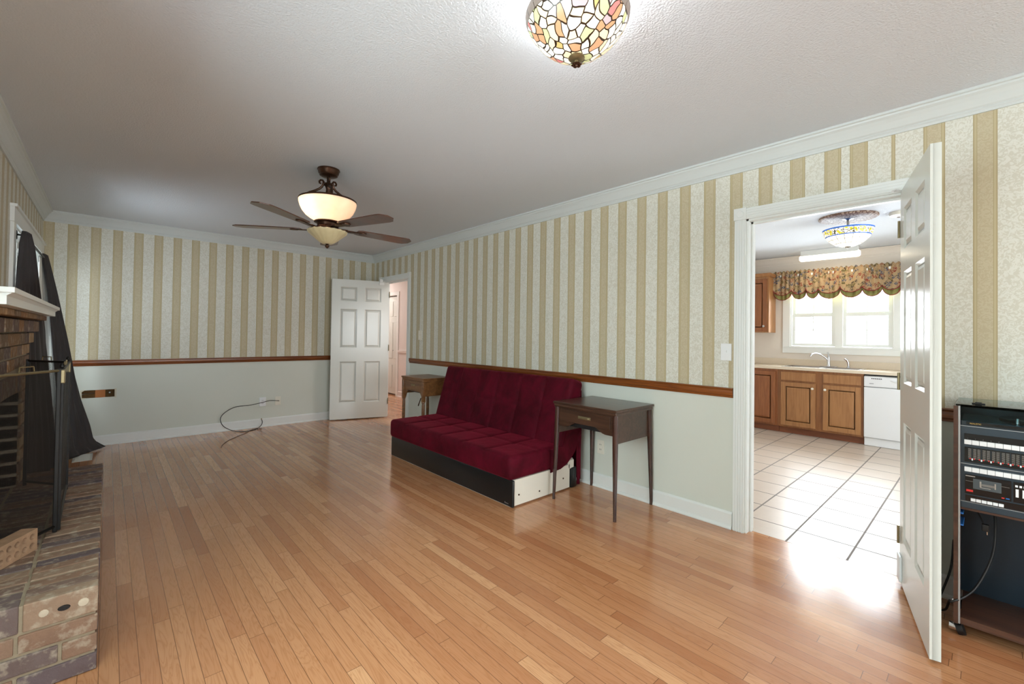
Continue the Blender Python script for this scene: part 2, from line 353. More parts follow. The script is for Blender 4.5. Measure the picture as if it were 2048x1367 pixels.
# ------------------------------------------------------------------ mesh helpers
class MB:
    def __init__(s): s.bm = bmesh.new()
    def box(s, x0, x1, y0, y1, z0, z1, bev=0.0, mat=None, seg=2):
        vs = [Vector((x, y, z)) for x in (x0, x1) for y in (y0, y1) for z in (z0, z1)]
        if mat is not None: vs = [mat @ v for v in vs]
        v = [s.bm.verts.new(p) for p in vs]
        fs = [s.bm.faces.new([v[i] for i in q]) for q in ((0, 1, 3, 2), (4, 6, 7, 5), (0, 4, 5, 1), (2, 3, 7, 6), (0, 2, 6, 4), (1, 5, 7, 3))]
        if bev > 0:
            es = list({e for f in fs for e in f.edges})
            bmesh.ops.bevel(s.bm, geom=es, offset=bev, segments=seg, affect='EDGES', profile=0.5)
        return s
    def lathe(s, prof, c=(0, 0, 0), n=32, flute=0, fl=0.0, mat=None, a0=0, a1=2 * pi):
        rings = []
        full = abs(a1 - a0 - 2 * pi) < 1e-6
        cnt = n if full else n + 1
        for r, z in prof:
            ring = []
            for i in range(cnt):
                a = a0 + (a1 - a0) * i / n; rr = r * (1 + fl * abs(sin(a * flute / 2))) if flute else r
                p = Vector((c[0] + rr * cos(a), c[1] + rr * sin(a), c[2] + z))
                ring.append(s.bm.verts.new(mat @ p if mat is not None else p))
            rings.append(ring)
        for A, B in zip(rings, rings[1:]):
            for i in range(cnt if full else cnt - 1):
                j = (i + 1) % cnt
                s.bm.faces.new((A[i], A[j], B[j], B[i]))
        if full:
            for R in (rings[0], rings[-1]):
                try: s.bm.faces.new(R)
                except ValueError: pass
        return s
    def tube(s, pts, r, n=8, closed=False):
        pts = [Vector(p) for p in pts]; rs = r if isinstance(r, (list, tuple)) else [r] * len(pts)
        prev = None; rings = []
        for i, p in enumerate(pts):
            if closed: t = pts[(i + 1) % len(pts)] - pts[i - 1]
            else: t = pts[min(i + 1, len(pts) - 1)] - pts[max(i - 1, 0)]
            t.normalize()
            if prev is None: nrm = t.orthogonal().normalized()
            else:
                nrm = prev - t * prev.dot(t)
                nrm = nrm.normalized() if nrm.length > 1e-6 else t.orthogonal().normalized()
            prev = nrm; b = t.cross(nrm)
            rings.append([s.bm.verts.new(p + (nrm * cos(2 * pi * k / n) + b * sin(2 * pi * k / n)) * rs[i]) for k in range(n)])
        m = len(rings)
        for i in range(m if closed else m - 1):
            A, B = rings[i], rings[(i + 1) % m]
            for k in range(n): s.bm.faces.new((A[k], A[(k + 1) % n], B[(k + 1) % n], B[k]))
        if not closed: s.bm.faces.new(rings[0]); s.bm.faces.new(rings[-1])
        return s
    def cord(s, pts, r, n=8, k=6):
        P = [Vector(p) for p in pts]; P = [2 * P[0] - P[1]] + P + [2 * P[-1] - P[-2]]; out = []
        for a, b, c, d in zip(P, P[1:], P[2:], P[3:]):
            for i in range(k):
                t = i / k
                out.append(0.5 * ((2 * b) + (c - a) * t + (2 * a - 5 * b + 4 * c - d) * t * t + (3 * b - a - 3 * c + d) * t ** 3))
        out.append(P[-2])
        return s.tube(out, r, n)
    def prism(s, poly, a, b, axis='y'):
        """polygon in the plane across the axis, extruded from a to b"""
        def P(u, v, w): return {'y': (u, w, v), 'x': (w, u, v), 'z': (u, v, w)}[axis]
        A = [s.bm.verts.new(P(u, v, a)) for u, v in poly]; B = [s.bm.verts.new(P(u, v, b)) for u, v in poly]
        n = len(poly)
        for i in range(n): s.bm.faces.new((A[i], A[(i + 1) % n], B[(i + 1) % n], B[i]))
        s.bm.faces.new(A); s.bm.faces.new(B)
        return s
    def grid(s, f, nu, nv):
        g = [[s.bm.verts.new(f(i / nu, j / nv)) for j in range(nv + 1)] for i in range(nu + 1)]
        for i in range(nu):
            for j in range(nv): s.bm.faces.new((g[i][j], g[i + 1][j], g[i + 1][j + 1], g[i][j + 1]))
        return s
    def done(s, name, mat, parent=None, smooth=False, label=None, solid=None):
        bmesh.ops.recalc_face_normals(s.bm, faces=s.bm.faces)
        me = bpy.data.meshes.new(name); s.bm.to_mesh(me); s.bm.free()
        me.materials.append(mat)
        o = bpy.data.objects.new(name, me); COL.objects.link(o)
        if smooth:
            me.polygons.foreach_set('use_smooth', [True] * len(me.polygons))
            me.set_sharp_from_angle(angle=radians(38))
        if solid:
            md = o.modifiers.new('t', 'SOLIDIFY'); md.thickness = solid; md.offset = 0
        if parent is not None: o.parent = parent
        if label: o['label'] = label
        return o
def thing(name, label, cat, loc=(0, 0, 0), rz=0, group=None, kind=None):
    o = bpy.data.objects.new(name, None); COL.objects.link(o); o.empty_display_size = 0.1
    o.location = loc; o.rotation_euler = (0, 0, rz)
    if label: o['label'] = label
    if cat: o['category'] = cat
    if group: o['group'] = group
    if kind: o['kind'] = kind
    return o
def tag(o, label, cat, group=None):
    o['label'] = label; o['category'] = cat
    if group: o['group'] = group
    return o
def struct(o, label=None):
    o['kind'] = 'structure'
    if label: o['label'] = label
    return o
def cut_wall(mb, plane, p0, p1, a0, a1, z0, z1, holes):
    """wall slab across x (plane 'x') or y, running a0..a1, with rectangular holes (a, b, za, zb)"""
    us = sorted({a0, a1, *[h[0] for h in holes], *[h[1] for h in holes]}); zs = sorted({z0, z1, *[h[2] for h in holes], *[h[3] for h in holes]})
    for i in range(len(us) - 1):
        for j in range(len(zs) - 1):
            uc, zc = (us[i] + us[i + 1]) / 2, (zs[j] + zs[j + 1]) / 2
            if any(h[0] < uc < h[1] and h[2] < zc < h[3] for h in holes): continue
            if plane == 'x': mb.box(p0, p1, us[i], us[i + 1], zs[j], zs[j + 1])
            else: mb.box(us[i], us[i + 1], p0, p1, zs[j], zs[j + 1])
    bmesh.ops.remove_doubles(mb.bm, verts=mb.bm.verts, dist=1e-5)

# ------------------------------------------------------------------ room shell
TH = 0.119
KO = (0.262, 1.07, 0.0, 2.045)      # kitchen doorway (y, y, z, z)
HO = (5.472, 6.27, 0.0, 2.045)      # hall doorway
FO = (2.55, 4.0, 0.28, 0.98)        # firebox
LW = (4.66, 6.36, 0.55, 2.0)        # left wall window
mb = MB(); mb.box(-L - 1.2, W + 0.07, YR, D + 0.1, -0.06, 0.0); mb.box(W + 0.07, 4.5, 4.6, 9.6, -0.06, 0.0)
struct(mb.done('floor', M['floor']), 'glossy oak strip floor')
mb = MB(); mb.box(W + 0.07, KX + 0.1, KY0, KY1, -0.06, 0.001)
struct(mb.done('floor_kitchen', M['tile']), 'pale glazed square floor tiles')
mb = MB(); mb.box(-L - 0.2, W + 0.05, YR - 0.1, D + 0.1, H, H + 0.06)
struct(mb.done('ceiling', M['ceiling']), 'grey white stippled ceiling')
mb = MB(); mb.box(W + 0.05, KX + 0.1, KY0 - 0.1, KY1 + 0.1, H - 0.005, H + 0.06)
struct(mb.done('ceiling_kitchen', M['ceiling']))
mb = MB(); mb.box(W + 0.05, 4.5, 4.5, 9.7, H, H + 0.06)
struct(mb.done('ceiling_hall', M['hwall']))
mb = MB(); cut_wall(mb, 'x', W, W + 0.055, YR, D, 0, H, [KO, HO])
struct(mb.done('wall_right', M['wall_r']), 'wall with striped wallpaper above pale painted wainscot')
mb = MB(); cut_wall(mb, 'x', W + 0.055, W + TH, KY0, KY1, 0, H, [KO])
struct(mb.done('wall_kitchen_near', M['kwall']))
mb = MB(); cut_wall(mb, 'x', W + 0.055, W + TH, 4.6, 9.6, 0, H, [HO])
struct(mb.done('wall_hall_near', M['hwall']))
HOLE = (-0.192, 0.072, 0.522, 0.606)
mb = MB(); cut_wall(mb, 'y', D, D + 0.012, -L - 0.1, W + 0.055, 0, H, [HOLE])
struct(mb.done('wall_back', M['wall_x']), 'end wall with striped wallpaper above grey green wainscot')
mb = MB(); mb.box(-L - 0.1, W + 0.055, D + 0.06, D + 0.1, 0, H)
struct(mb.done('wall_back_sheathing', M['cavity']))
mb = MB(); cut_wall(mb, 'x', -L - 0.12, -L, YR, D, 0, H, [FO, LW, (0.3, 1.9, 0.55, 2.1)])
struct(mb.done('wall_left', M['wall_y']), 'striped wall beside the fireplace')
mb = MB(); cut_wall(mb, 'y', YR - 0.12, YR, -L, W, 0, H, [(-0.2, 2.8, 0.6, 2.1)])
struct(mb.done('wall_rear', M['wall_x']))
mb = MB(); cut_wall(mb, 'x', KX, KX + 0.12, KY0, KY1, 0, H, [(0.80, 1.94, 1.16, 2.06)])
struct(mb.done('wall_kitchen_far', M['kwall']), 'cream kitchen wall around the window')
mb = MB(); mb.box(W + 0.055, KX + 0.1, KY1, KY1 + 0.1, 0, H); struct(mb.done('wall_kitchen_left', M['kwall']))
mb = MB(); cut_wall(mb, 'y', KY0 - 0.1, KY0, W + 0.055, KX + 0.1, 0, H, [(3.9, 5.9, 0.04, 2.1)])
struct(mb.done('wall_kitchen_right', M['kwall']))
mb = MB(); cut_wall(mb, 'x', 4.33, 4.45, 4.6, 9.6, 0, H, [(8.14, 8.95, 0.0, 2.05)]); struct(mb.done('wall_hall_far', M['hwall']))
mb = MB(); mb.box(W + TH, 4.45, 9.6, 9.7, 0, H); struct(mb.done('wall_hall_end', M['hwall']))
mb = MB(); mb.box(W + TH, 4.45, 4.5, 4.6, 0, H); struct(mb.done('wall_hall_start', M['hwall']))
mb = MB(); mb.box(4.45, 5.0, 8.1, 9.0, 0, 2.1); struct(mb.done('wall_closet', M['hwall']))

# crown mouldings, chair rails, baseboards
CP = [(0, 2.363), (0.010, 2.363), (0.012, 2.374), (0.017, 2.379), (0.017, 2.386), (0.024, 2.392), (0.031, 2.405), (0.041, 2.422), (0.053, 2.438), (0.064, 2.448), (0.066, 2.456), (0.075, 2.459), (0.075, H + 0.002), (0, H + 0.002)]
def crown(name, side, a, b, pl, hh=0.0, mat='crown'):
    mb = MB()
    if side == 'R': mb.prism([(pl - d, z + hh) for d, z in CP], a, b, 'y')
    if side == 'L': mb.prism([(pl + d, z + hh) for d, z in CP], a, b, 'y')
    if side == 'B': mb.prism([(pl - d, z + hh) for d, z in CP], a, b, 'x')
    return struct(mb.done(name, M[mat]))
crown('trim_crown_right', 'R', YR, D, W); crown('trim_crown_left', 'L', YR, D, -L); crown('trim_crown_back', 'B', -L, W, D)
crown('trim_crown_kitchen', 'R', KY0, KY1, KX, -0.012, 'kwall')
RP = [(0, 0.867), (0.010, 0.867), (0.013, 0.876), (0.010, 0.880), (0.017, 0.886), (0.020, 0.900), (0.020, 0.916), (0.016, 0.920), (0.022, 0.925), (0.022, 0.931), (0, 0.932)]
def rail(name, side, a, b, pl, mat='rail', dz=0):
    mb = MB(); mb.prism([(pl - d, z + dz) for d, z in RP], a, b, 'y' if side == 'R' else 'x')
    return struct(mb.done(name, M[mat]), 'stained oak chair rail')
rail('trim_chair_rail_right', 'R', 1.145, 5.395, W); rail('trim_chair_rail_near', 'R', YR, 0.185, W); rail('trim_chair_rail_back', 'B', -L, W, D, 'railx')
rail('trim_chair_rail_hall', 'R', 4.7, 8.06, 4.33, 'hwall', 0.0)
BP = [(0, 0), (0.024, 0), (0.024, 0.008), (0.020, 0.018), (0.014, 0.022), (0.014, 0.098), (0.010, 0.106), (0.005, 0.111), (0, 0.111)]
def base(name, side, a, b, pl, mat='white'):
    mb = MB(); sg = -1
    if side == 'L': sg = 1
    mb.prism([(pl + sg * d, z) for d, z in BP], a, b, 'x' if side == 'B' else 'y')
    return struct(mb.done(name, M[mat]))
base('baseboard_right', 'R', 1.145, 5.395, W); base('baseboard_near', 'R', YR, 0.185, W); base('baseboard_back', 'B', -L, W, D)
base('baseboard_left', 'L', 4.4, D, -L); base('baseboard_hall', 'R', 4.7, 8.06, 4.33, 'hwall')

# door casings with fluted faces and corner blocks
def casing(name, o, wd, x, sgn=-1):
    y0, y1, _, zt = o; mb = MB(); t = 0.016
    def flutes_v(ya, yb):
        mb.box(x, x + sgn * t, ya, yb, 0, zt)
        w = (yb - ya) / 9
        for i in (1, 3, 5, 7): mb.box(x + sgn * t, x + sgn * (t + 0.004), ya + w * i, ya + w * (i + 1), 0.0, zt, 0)
    flutes_v(y1, y1 + wd); flutes_v(y0 - wd, y0)
    mb.box(x, x + sgn * t, y0, y1, zt, zt + wd)
    for i in (1, 3, 5, 7): mb.box(x + sgn * t, x + sgn * (t + 0.004), y0, y1, zt + wd / 9 * i, zt + wd / 9 * (i + 1))
    for ya in (y0 - wd - 0.004, y1 - 0.004 + 0.0):
        mb.box(x, x + sgn * (t + 0.007), ya, ya + wd + 0.008, zt - 0.002, zt + wd + 0.006, 0.002)
        mt = Matrix.Translation((x + sgn * (t + 0.0065), ya + wd / 2 + 0.004, zt + wd / 2 + 0.002)) @ Matrix.Rotation(radians(-90), 4, 'Y')
        mb.lathe([(wd * 0.36, 0), (wd * 0.35, 0.003), (wd * 0.31, 0.003), (wd * 0.28, 0.001), (0.001, 0.0025)], n=24, mat=mt)
    return mb
mb = casing('k', KO, 0.070, W); struct(mb.done('trim_kitchen_doorway', M['white']), 'fluted white casing with corner blocks around the kitchen doorway')
mb = casing('h', HO, 0.070, W); struct(mb.done('trim_hall_doorway', M['white']), 'fluted white casing around the hall doorway')
def jamb(name, o, x0, x1, mat='white', stop=0.05):
    y0, y1, _, zt = o; mb = MB()
    mb.box(x0, x1, y1 - 0.012, y1 + 0.002, 0, zt); mb.box(x0, x1, y0 - 0.002, y0 + 0.012, 0, zt); mb.box(x0, x1, y0, y1, zt - 0.012, zt + 0.002)
    mb.box(x0 + stop, x0 + stop + 0.03, y1 - 0.024, y1 - 0.01, 0, zt - 0.01); mb.box(x0 + stop, x0 + stop + 0.03, y0 + 0.012, y1 - 0.012, zt - 0.024, zt - 0.01)
    return struct(mb.done(name, M[mat]))
jamb('trim_kitchen_jamb', KO, W - 0.002, W + TH + 0.004); jamb('trim_hall_jamb', HO, W - 0.002, W + TH + 0.004)
# six panel doors
def door_leaf(mb, w, h, t, z0, side):
    ya, yb = (0, t) if side > 0 else (-t, 0)
    mb.box(0, w, ya + 0.008, yb - 0.008, z0, z0 + h)
    st = w * 0.145; mid = w * 0.13; pw = (w - 2 * st - mid) / 2
    zs = [0.0, 0.235, 0.235 + 0.60, 0.235 + 0.60 + 0.20, 1.60, 1.60 + 0.115, 1.925, h]
    for (a, b) in ((0, st), (w - st, w), (st + pw, st + pw + mid)): mb.box(a, b, ya, yb, z0, z0 + h)
    for (a, b) in ((zs[0], zs[1]), (zs[2], zs[3]), (zs[4], zs[5]), (zs[6], zs[7])):
        for (c, d) in ((st, st + pw), (st + pw + mid, w - st)): mb.box(c, d, ya, yb, z0 + a, z0 + b)
    for (a, b) in ((zs[1], zs[2]), (zs[3], zs[4]), (zs[5], zs[6])):
        for (c, d) in ((st, st + pw), (st + pw + mid, w - st)):
            for (yo, yi) in ((ya, ya + 0.008), (yb, yb - 0.008)):
                # sloped moulding frame then raised field
                rings = []
                for (ins, yy) in ((0, yo), (0.014, yi), (0.022, yi), (0.038, yo + (yi - yo) * 0.35)):
                    rings.append([mb.bm.verts.new(p) for p in ((c + ins, yy, z0 + a + ins), (d - ins, yy, z0 + a + ins), (d - ins, yy, z0 + b - ins), (c + ins, yy, z0 + b - ins))])
                for A, B in zip(rings, rings[1:]):
                    for i in range(4): mb.bm.faces.new((A[i], A[(i + 1) % 4], B[(i + 1) % 4], B[i]))
                mb.bm.faces.new(rings[-1])
def hinges(parent, side, t):
    for z in (0.25, 1.05, 1.85):
        mb = MB(); mb.lathe([(0.006, -0.045), (0.006, 0.045)], (-0.004, -0.006 if side > 0 else 0.006, z), 10); mb.done('hinge', M['brass'], parent, True)
d1 = thing('door_1', 'open white six panel door standing edge on between kitchen doorway and stereo', None, (3.065, 0.309, 0), math.atan2(-0.155, -0.665), kind='structure')
mb = MB(); door_leaf(mb, 0.683, 2.036, 0.034, 0.014, 1); mb.done('door_leaf', M['door'], d1)
hinges(d1, 1, 0.034)
mb = MB(); mb.tube([(0.02, -0.004, 2.045), (0.05, -0.03, 2.05), (0.06, -0.04, 2.04)], 0.006); mb.box(0.0, 0.07, -0.012, 0.0, 0.03, 0.16, 0.004); mb.done('door_stop', M['plasticw'], d1)
d2 = thing('door_2', 'open white six panel door in the far corner by the hall', None, (3.125, 6.141, 0), math.atan2(0.241, -0.755), kind='structure')
mb = MB(); door_leaf(mb, 0.805, 2.03, 0.035, 0.014, -1); mb.done('door_leaf', M['door'], d2)
hinges(d2, -1, 0.035)
mb = MB(); mb.box(0.08, 0.15, 0.0, 0.02, 1.985, 2.03, 0.003); mb.box(0.10, 0.145, 0.0, 0.035, 2.03, 2.075, 0.003); mb.tube([(0.12, 0.02, 2.05), (0.05, 0.03, 2.05), (0.0, 0.03, 2.052)], 0.006); mb.done('door_closer', M['white'], d2)
# hall closet door
d3 = thing('door_3', 'white bifold closet door seen through the hall doorway', None, (4.36, 8.14, 0), radians(90), kind='structure')
mb = MB(); mb.box(0, 0.80, -0.03, 0.0, 0.03, 2.03)
for (a, b) in ((0.15, 0.62), (0.75, 1.5), (1.62, 1.93)):
    for c in (0.05, 0.235, 0.44, 0.62):
        mb.box(c, c + 0.13, 0.0, 0.007, a, b, 0.006)
mb.done('door_leaf', M['door'], d3)
mb = MB(); mb.lathe([(0.004, 0), (0.006, 0.012), (0.014, 0.018), (0.014, 0.028), (0.004, 0.034)], n=14, mat=Matrix.Translation((0.19, 0.0, 0.92)) @ Matrix.Rotation(radians(-90), 4, 'X')); mb.done('knob', M['steel'], d3, True)
mb = MB()
mb.box(4.315, 4.33, 8.07, 8.14, 0, 2.05); mb.box(4.315, 4.33, 8.06, 9.03, 2.05, 2.12); mb.box(4.315, 4.33, 8.95, 9.02, 0, 2.05)
struct(mb.done('trim_closet', M['white']))

# ------------------------------------------------------------------ left window and curtains
w1 = thing('window_1', 'white window on the left wall behind charcoal curtains', None, (0, 0, 0), kind='structure')
mb = MB(); x = -L
mb.box(x, x + 0.02, 4.56, 4.66, 0.55, 2.0); mb.box(x, x + 0.02, 6.36, 6.45, 0.55, 2.0); mb.box(x, x + 0.022, 4.54, 6.47, 2.0, 2.10); mb.box(x, x + 0.035, 4.53, 6.48, 2.10, 2.12); mb.box(x, x + 0.05, 4.5, 6.5, 0.50, 0.55)
mb.box(x - 0.12, x, 4.66, 4.672, 0.55, 1.988); mb.box(x - 0.12, x, 6.348, 6.36, 0.55, 1.988); mb.box(x - 0.12, x, 4.66, 6.36, 1.988, 2.0)
mb.done('window_frame', M['white'], w1)
def sash_frame(mb, X0, X1, a, b, z0, z1, t):
    mb.box(X0, X1, a, a + t, z0, z1); mb.box(X0, X1, b - t, b, z0, z1); mb.box(X0, X1, a + t, b - t, z0, z0 + t); mb.box(X0, X1, a + t, b - t, z1 - t, z1)
for (a, b) in ((4.674, 5.50), (5.52, 6.346)):
    for (z0, z1, xo) in ((0.56, 1.28, 0.0), (1.26, 1.985, -0.03)):
        mb = MB(); sash_frame(mb, x - 0.06 + xo, x - 0.035 + xo, a, b, z0, z1, 0.045); mb.done('sash', M['white'], w1)
mb = MB(); mb.box(x - 0.105, x - 0.102, 4.68, 6.34, 0.57, 1.98); mb.done('pane', M['glass'], w1)
rod = thing('curtain_rod', 'dark metal rod across the left window holding the curtains', 'curtain rod', (-0.455, 5.4, 1.93))
mb = MB(); mb.tube([(0, -0.72, 0), (0, 0.80, 0)], 0.009, 10); mb.done('pole', M['iron'], rod, True)
for yy in (-0.70, 0.78):
    mb = MB(); mb.tube([(0, yy, 0), (-0.035, yy, 0)], 0.006, 8); mb.box(-0.045, -0.033, yy - 0.02, yy + 0.02, -0.03, 0.03, 0.003); mb.done('bracket', M['iron'], rod, True)
def curtain(name, label, levels, folds, amp, seed):
    """levels: (z, (x,y) start, (x,y) end, fold amplitude)"""
    zs = [l[0] for l in levels]
    def f(u, v):
        z = zs[0] + (zs[-1] - zs[0]) * v
        for a, b in zip(levels, levels[1:]):
            if b[0] <= z <= a[0] + 1e-9: break
        t = (a[0] - z) / (a[0] - b[0]) if a[0] != b[0] else 0
        t = max(0, min(1, t))
        s = Vector(a[1]).lerp(Vector(b[1]), t); e = Vector(a[2]).lerp(Vector(b[2]), t); am = a[3] * (1 - t) + b[3] * t
        p = s.lerp(e, u); d = (e - s); n = Vector((-d.y, d.x)).normalized()
        w = sin(u * folds * 2 * pi + seed + 0.8 * sin(v * 4 + seed)) + 0.35 * sin(u * folds * 4.3 * pi + seed * 2 + v * 3)
        p = p + n * am * w
        return Vector((p.x, p.y, z))
    mb = MB(); mb.grid(f, 90, 60)
    o = mb.done(name, M['curtain'], None, True, solid=0.003)
    return tag(o, label, 'curtain', 'charcoal curtains on the left window')
curtain('curtain', 'charcoal curtain panel nearest the mantel, partly behind the fireplace screen',
        [(1.955, (-0.45, 4.66), (-0.44, 4.80), 0.012), (1.86, (-0.455, 4.62), (-0.425, 4.86), 0.016), (1.62, (-0.46, 4.58), (-0.405, 5.00), 0.018), (1.25, (-0.465, 4.56), (-0.412, 5.72), 0.014), (0.85, (-0.46, 4.60), (-0.395, 5.9), 0.016), (0.40, (-0.45, 4.60), (-0.355, 5.9), 0.018), (0.015, (-0.44, 4.55), (-0.33, 5.85), 0.02)], 5.2, 0.02, 1.3)
sh = curtain('pale_strip', 'narrow pale strip showing between the charcoal panels',
        [(1.93, (-0.475, 5.93), (-0.450, 6.12), 0.003), (1.62, (-0.475, 5.93), (-0.405, 6.14), 0.003), (1.15, (-0.470, 6.08), (-0.362, 6.16), 0.004), (0.6, (-0.455, 6.1), (-0.322, 6.16), 0.004), (0.08, (-0.42, 6.1), (-0.29, 6.14), 0.004)], 2.2, 0.02, 2.0)
del sh['group']; sh.data.materials[0] = M['palestrip']  # pale strip filling the gap between the panels
curtain('curtain', 'charcoal curtain panel in the corner, its hem spread out over the floor',
        [(1.965, (-0.455, 5.98), (-0.44, 6.14), 0.006), (1.88, (-0.448, 5.98), (-0.425, 6.20), 0.008), (1.62, (-0.412, 6.0), (-0.375, 6.24), 0.010), (1.15, (-0.370, 6.0), (-0.29, 6.32), 0.014), (0.82, (-0.345, 6.0), (-0.235, 6.36), 0.018), (0.53, (-0.322, 5.98), (-0.185, 6.38), 0.022), (0.26, (-0.305, 5.95), (-0.117, 6.40), 0.026), (0.13, (-0.295, 5.88), (-0.085, 6.40), 0.02), (0.07, (-0.28, 5.9), (-0.055, 6.41), 0.014), (0.012, (-0.27, 5.93), (0.012, 6.40), 0.004)], 3.3, 0.02, 0.4)

# ------------------------------------------------------------------ fireplace
fp = thing('fireplace', 'brick fireplace with raised hearth and white wooden mantel on the left wall', 'fireplace', (0, 0, 0))
BX = -0.375
mb = MB(); g = 0.010
HY0, HY1, HX0, HZ = 2.244, 4.285, -L, 0.31
mb2 = MB(); mb2.box(HX0, -0.012, HY0 + 0.008, HY1 - 0.006, 0, HZ - 0.005)
# rowlocks across the top, two rows deep
ny = int(round((HY1 - HY0) / 0.0665)); py = (HY1 - HY0) / ny
for i in range(ny):
    y0 = HY0 + i * py + (0.0048 if i else 0); y1 = HY0 + (i + 1) * py - 0.0048
    for (a, b) in ((-0.195, -0.006), (-0.395, -0.205), (-0.505, -0.405)):
        j = random.uniform(-0.003, 0.003)
        if i == 0: mb.box(a, b, HY0 - 0.0, y1, HZ - 0.095, HZ, 0.004)
        else: mb.box(a + j, b + j, y0, y1, HZ - 0.095, HZ + random.uniform(-0.003, 0.001), 0.004)
# stretcher courses on the near end and along the front
for c in range(3):
    z0 = c * 0.0715 + 0.002; z1 = z0 + 0.061
    xs = -0.006 if c % 2 else -0.006 - 0.0
    e = [(-0.006, -0.205), (-0.215, -0.415), (-0.425, -0.507)] if c % 2 == 0 else [(-0.006, -0.098), (-0.108, -0.305), (-0.315, -0.505)]
    for (b, a) in e: mb.box(a, b, HY0, HY0 + 0.09, z0, z1, 0.004)
    yy = HY0 + 0.10 if c % 2 == 0 else HY0 + 0.10
    while yy < HY1 - 0.03:
        y2 = min(yy + (0.20 if (c % 2 == 0 or yy > HY0 + 0.12) else 0.10), HY1)
        mb.box(-0.095, -0.006 + random.uniform(-.002, .002), yy, y2 - g, z0, z1, 0.004); yy = y2
hearth = mb.done('hearth', M['hearthbrick'], fp)
mb2.done('hearth_mortar', M['mortar'], fp, label='sandy mortar between the hearth bricks')
# hardened mortar plugs and a black disc painting an open core's shade
for (xx, r) in ((-0.145, 0.013), (-0.045, 0.015)):
    mb = MB(); mb.lathe([(r, 0), (r * 0.9, 0.002), (0.001, 0.003)], n=12, mat=Matrix.Translation((xx, HY0, 0.262)) @ Matrix.Rotation(radians(90), 4, 'X')); mb.done('mortar_plug', M['plug'], hearth)
mb = MB(); mb.lathe([(0.012, 0), (0.011, 0.003), (0.001, 0.0032)], n=12, mat=Matrix.Translation((-0.095, HY0, 0.262)) @ Matrix.Rotation(radians(90), 4, 'X') @ Matrix.Diagonal((1.4, 0.8, 1, 1)))
mb.done('core_shade_disc', M['black'], hearth)
# breast brickwork: courses of stretchers around the firebox opening
OY0, OY1, OZ = 2.60, 3.96, 0.90
mb = MB(); core = MB()
core.box(-L, BX - 0.012, OY1, 4.255, HZ, 1.34); core.box(-L, BX - 0.012, 2.285, OY0, HZ, 1.34); core.box(-L, BX - 0.012, OY0, OY1, OZ + 0.012, 1.34)
nz = 0; z = HZ + 0.004
while z < 1.165:
    z1 = z + 0.061; off = 0.0 if nz % 2 == 0 else 0.104
    yy = 4.262 - (0.104 if nz % 2 else 0.0)
    segs = []
    yb = 4.262
    first = 0.20 if nz % 2 == 0 else 0.095
    while yb > 2.30:
        ya = max(yb - first, 2.28); first = 0.20
        segs.append((ya, yb)); yb = ya - g
    for a, b in segs:
        for (p, q) in ((a, min(b, OY0)), (max(a, OY1), b)) if z < OZ + 0.10 else ((a, b),):
            if q - p > 0.02: mb.box(BX - 0.09, BX + random.uniform(-0.003, 0.003), p, q, z, z1, 0.004)
    z += 0.0715; nz += 1
# soldier arch over the opening
ns = 20
for i in range(ns):
    ya = OY0 - 0.03 + (OY1 - OY0 + 0.06) * i / ns; yb = ya + (OY1 - OY0 + 0.06) / ns - g
    mb.box(BX - 0.09, BX + 0.002, ya, yb, OZ + 0.02 * (1 - ((i + .5 - ns / 2) / (ns / 2)) ** 2) - 0.02, OZ + 0.10, 0.004)
# corbelled courses stepping out under the mantel
for (zz, zt, xo, r) in ((1.170, 1.233, -0.358, 0), (1.241, 1.306, -0.335, 1), (1.314, 1.342, -0.298, 0)):
    yb = 4.262 - (0.0 if r == 0 else 0.0)
    f = 0.20 if r == 0 else 0.095
    while yb > 2.34:
        ya = max(yb - f, 2.28); f = 0.20
        mb.box(-0.47, xo + random.uniform(-.003, .003), ya, yb - g, zz, zt, 0.004); yb = ya
mb.done('brick_surround', M['brick'], fp)
core.done('surround_mortar', M['mortar'], fp, label='sandy mortar of the brick surround')
# firebox with splayed sides
mb = MB()
def splay(y0, x0, y1, x1):
    d = Vector((x1 - x0, y1 - y0)); n = d.length; d /= n; sgn = 1 if y0 > 3 else -1
    z = HZ + 0.004; k = 0
    while z < 1.0:
        u = 0.0 - (0.1 if k % 2 else 0)
        while u < n:
            a, b = max(u, 0), min(u + 0.2, n) - g
            if b - a > 0.03:
                m = Matrix.Translation((x0, y0, 0)) @ Matrix.Rotation(math.atan2(d.y, d.x), 4, 'Z')
                if sgn > 0: mb.box(a, b, -0.09, -0.0, z, z + 0.061, 0.003, m)
                else: mb.box(a, b, 0.0, 0.09, z, z + 0.061, 0.003, m)
            u += 0.2
        z += 0.0715; k += 1
splay(3.95, BX - 0.09, 3.72, -0.93); splay(2.61, BX - 0.09, 2.84, -0.93)
z = HZ + 0.004; k = 0
while z < 1.0:
    yy = 2.80 - (0.1 if k % 2 else 0)
    while yy < 3.76: mb.box(-1.0, -0.93, max(yy, 2.8), min(yy + 0.19, 3.76), z, z + 0.061, 0.003); yy += 0.2
    z += 0.0715; k += 1
mb.done('firebox', M['firebrick'], fp)
mb = MB(); mb.box(-1.12, -1.0, 2.5, 4.1, 0.28, 1.05); mb.box(-1.1, -L + 0.02, 4.02, 4.06, 0.28, 1.05); mb.box(-1.1, -L + 0.02, 2.5, 2.54, 0.28, 1.05); mb.box(-1.1, -L + 0.02, 2.5, 4.06, 1.0, 1.05); mb.box(-1.1, -L + 0.05, 2.52, 4.04, 0.27, HZ + 0.003)
mb.done('firebox_shell', M['firebrick_soot'], fp)
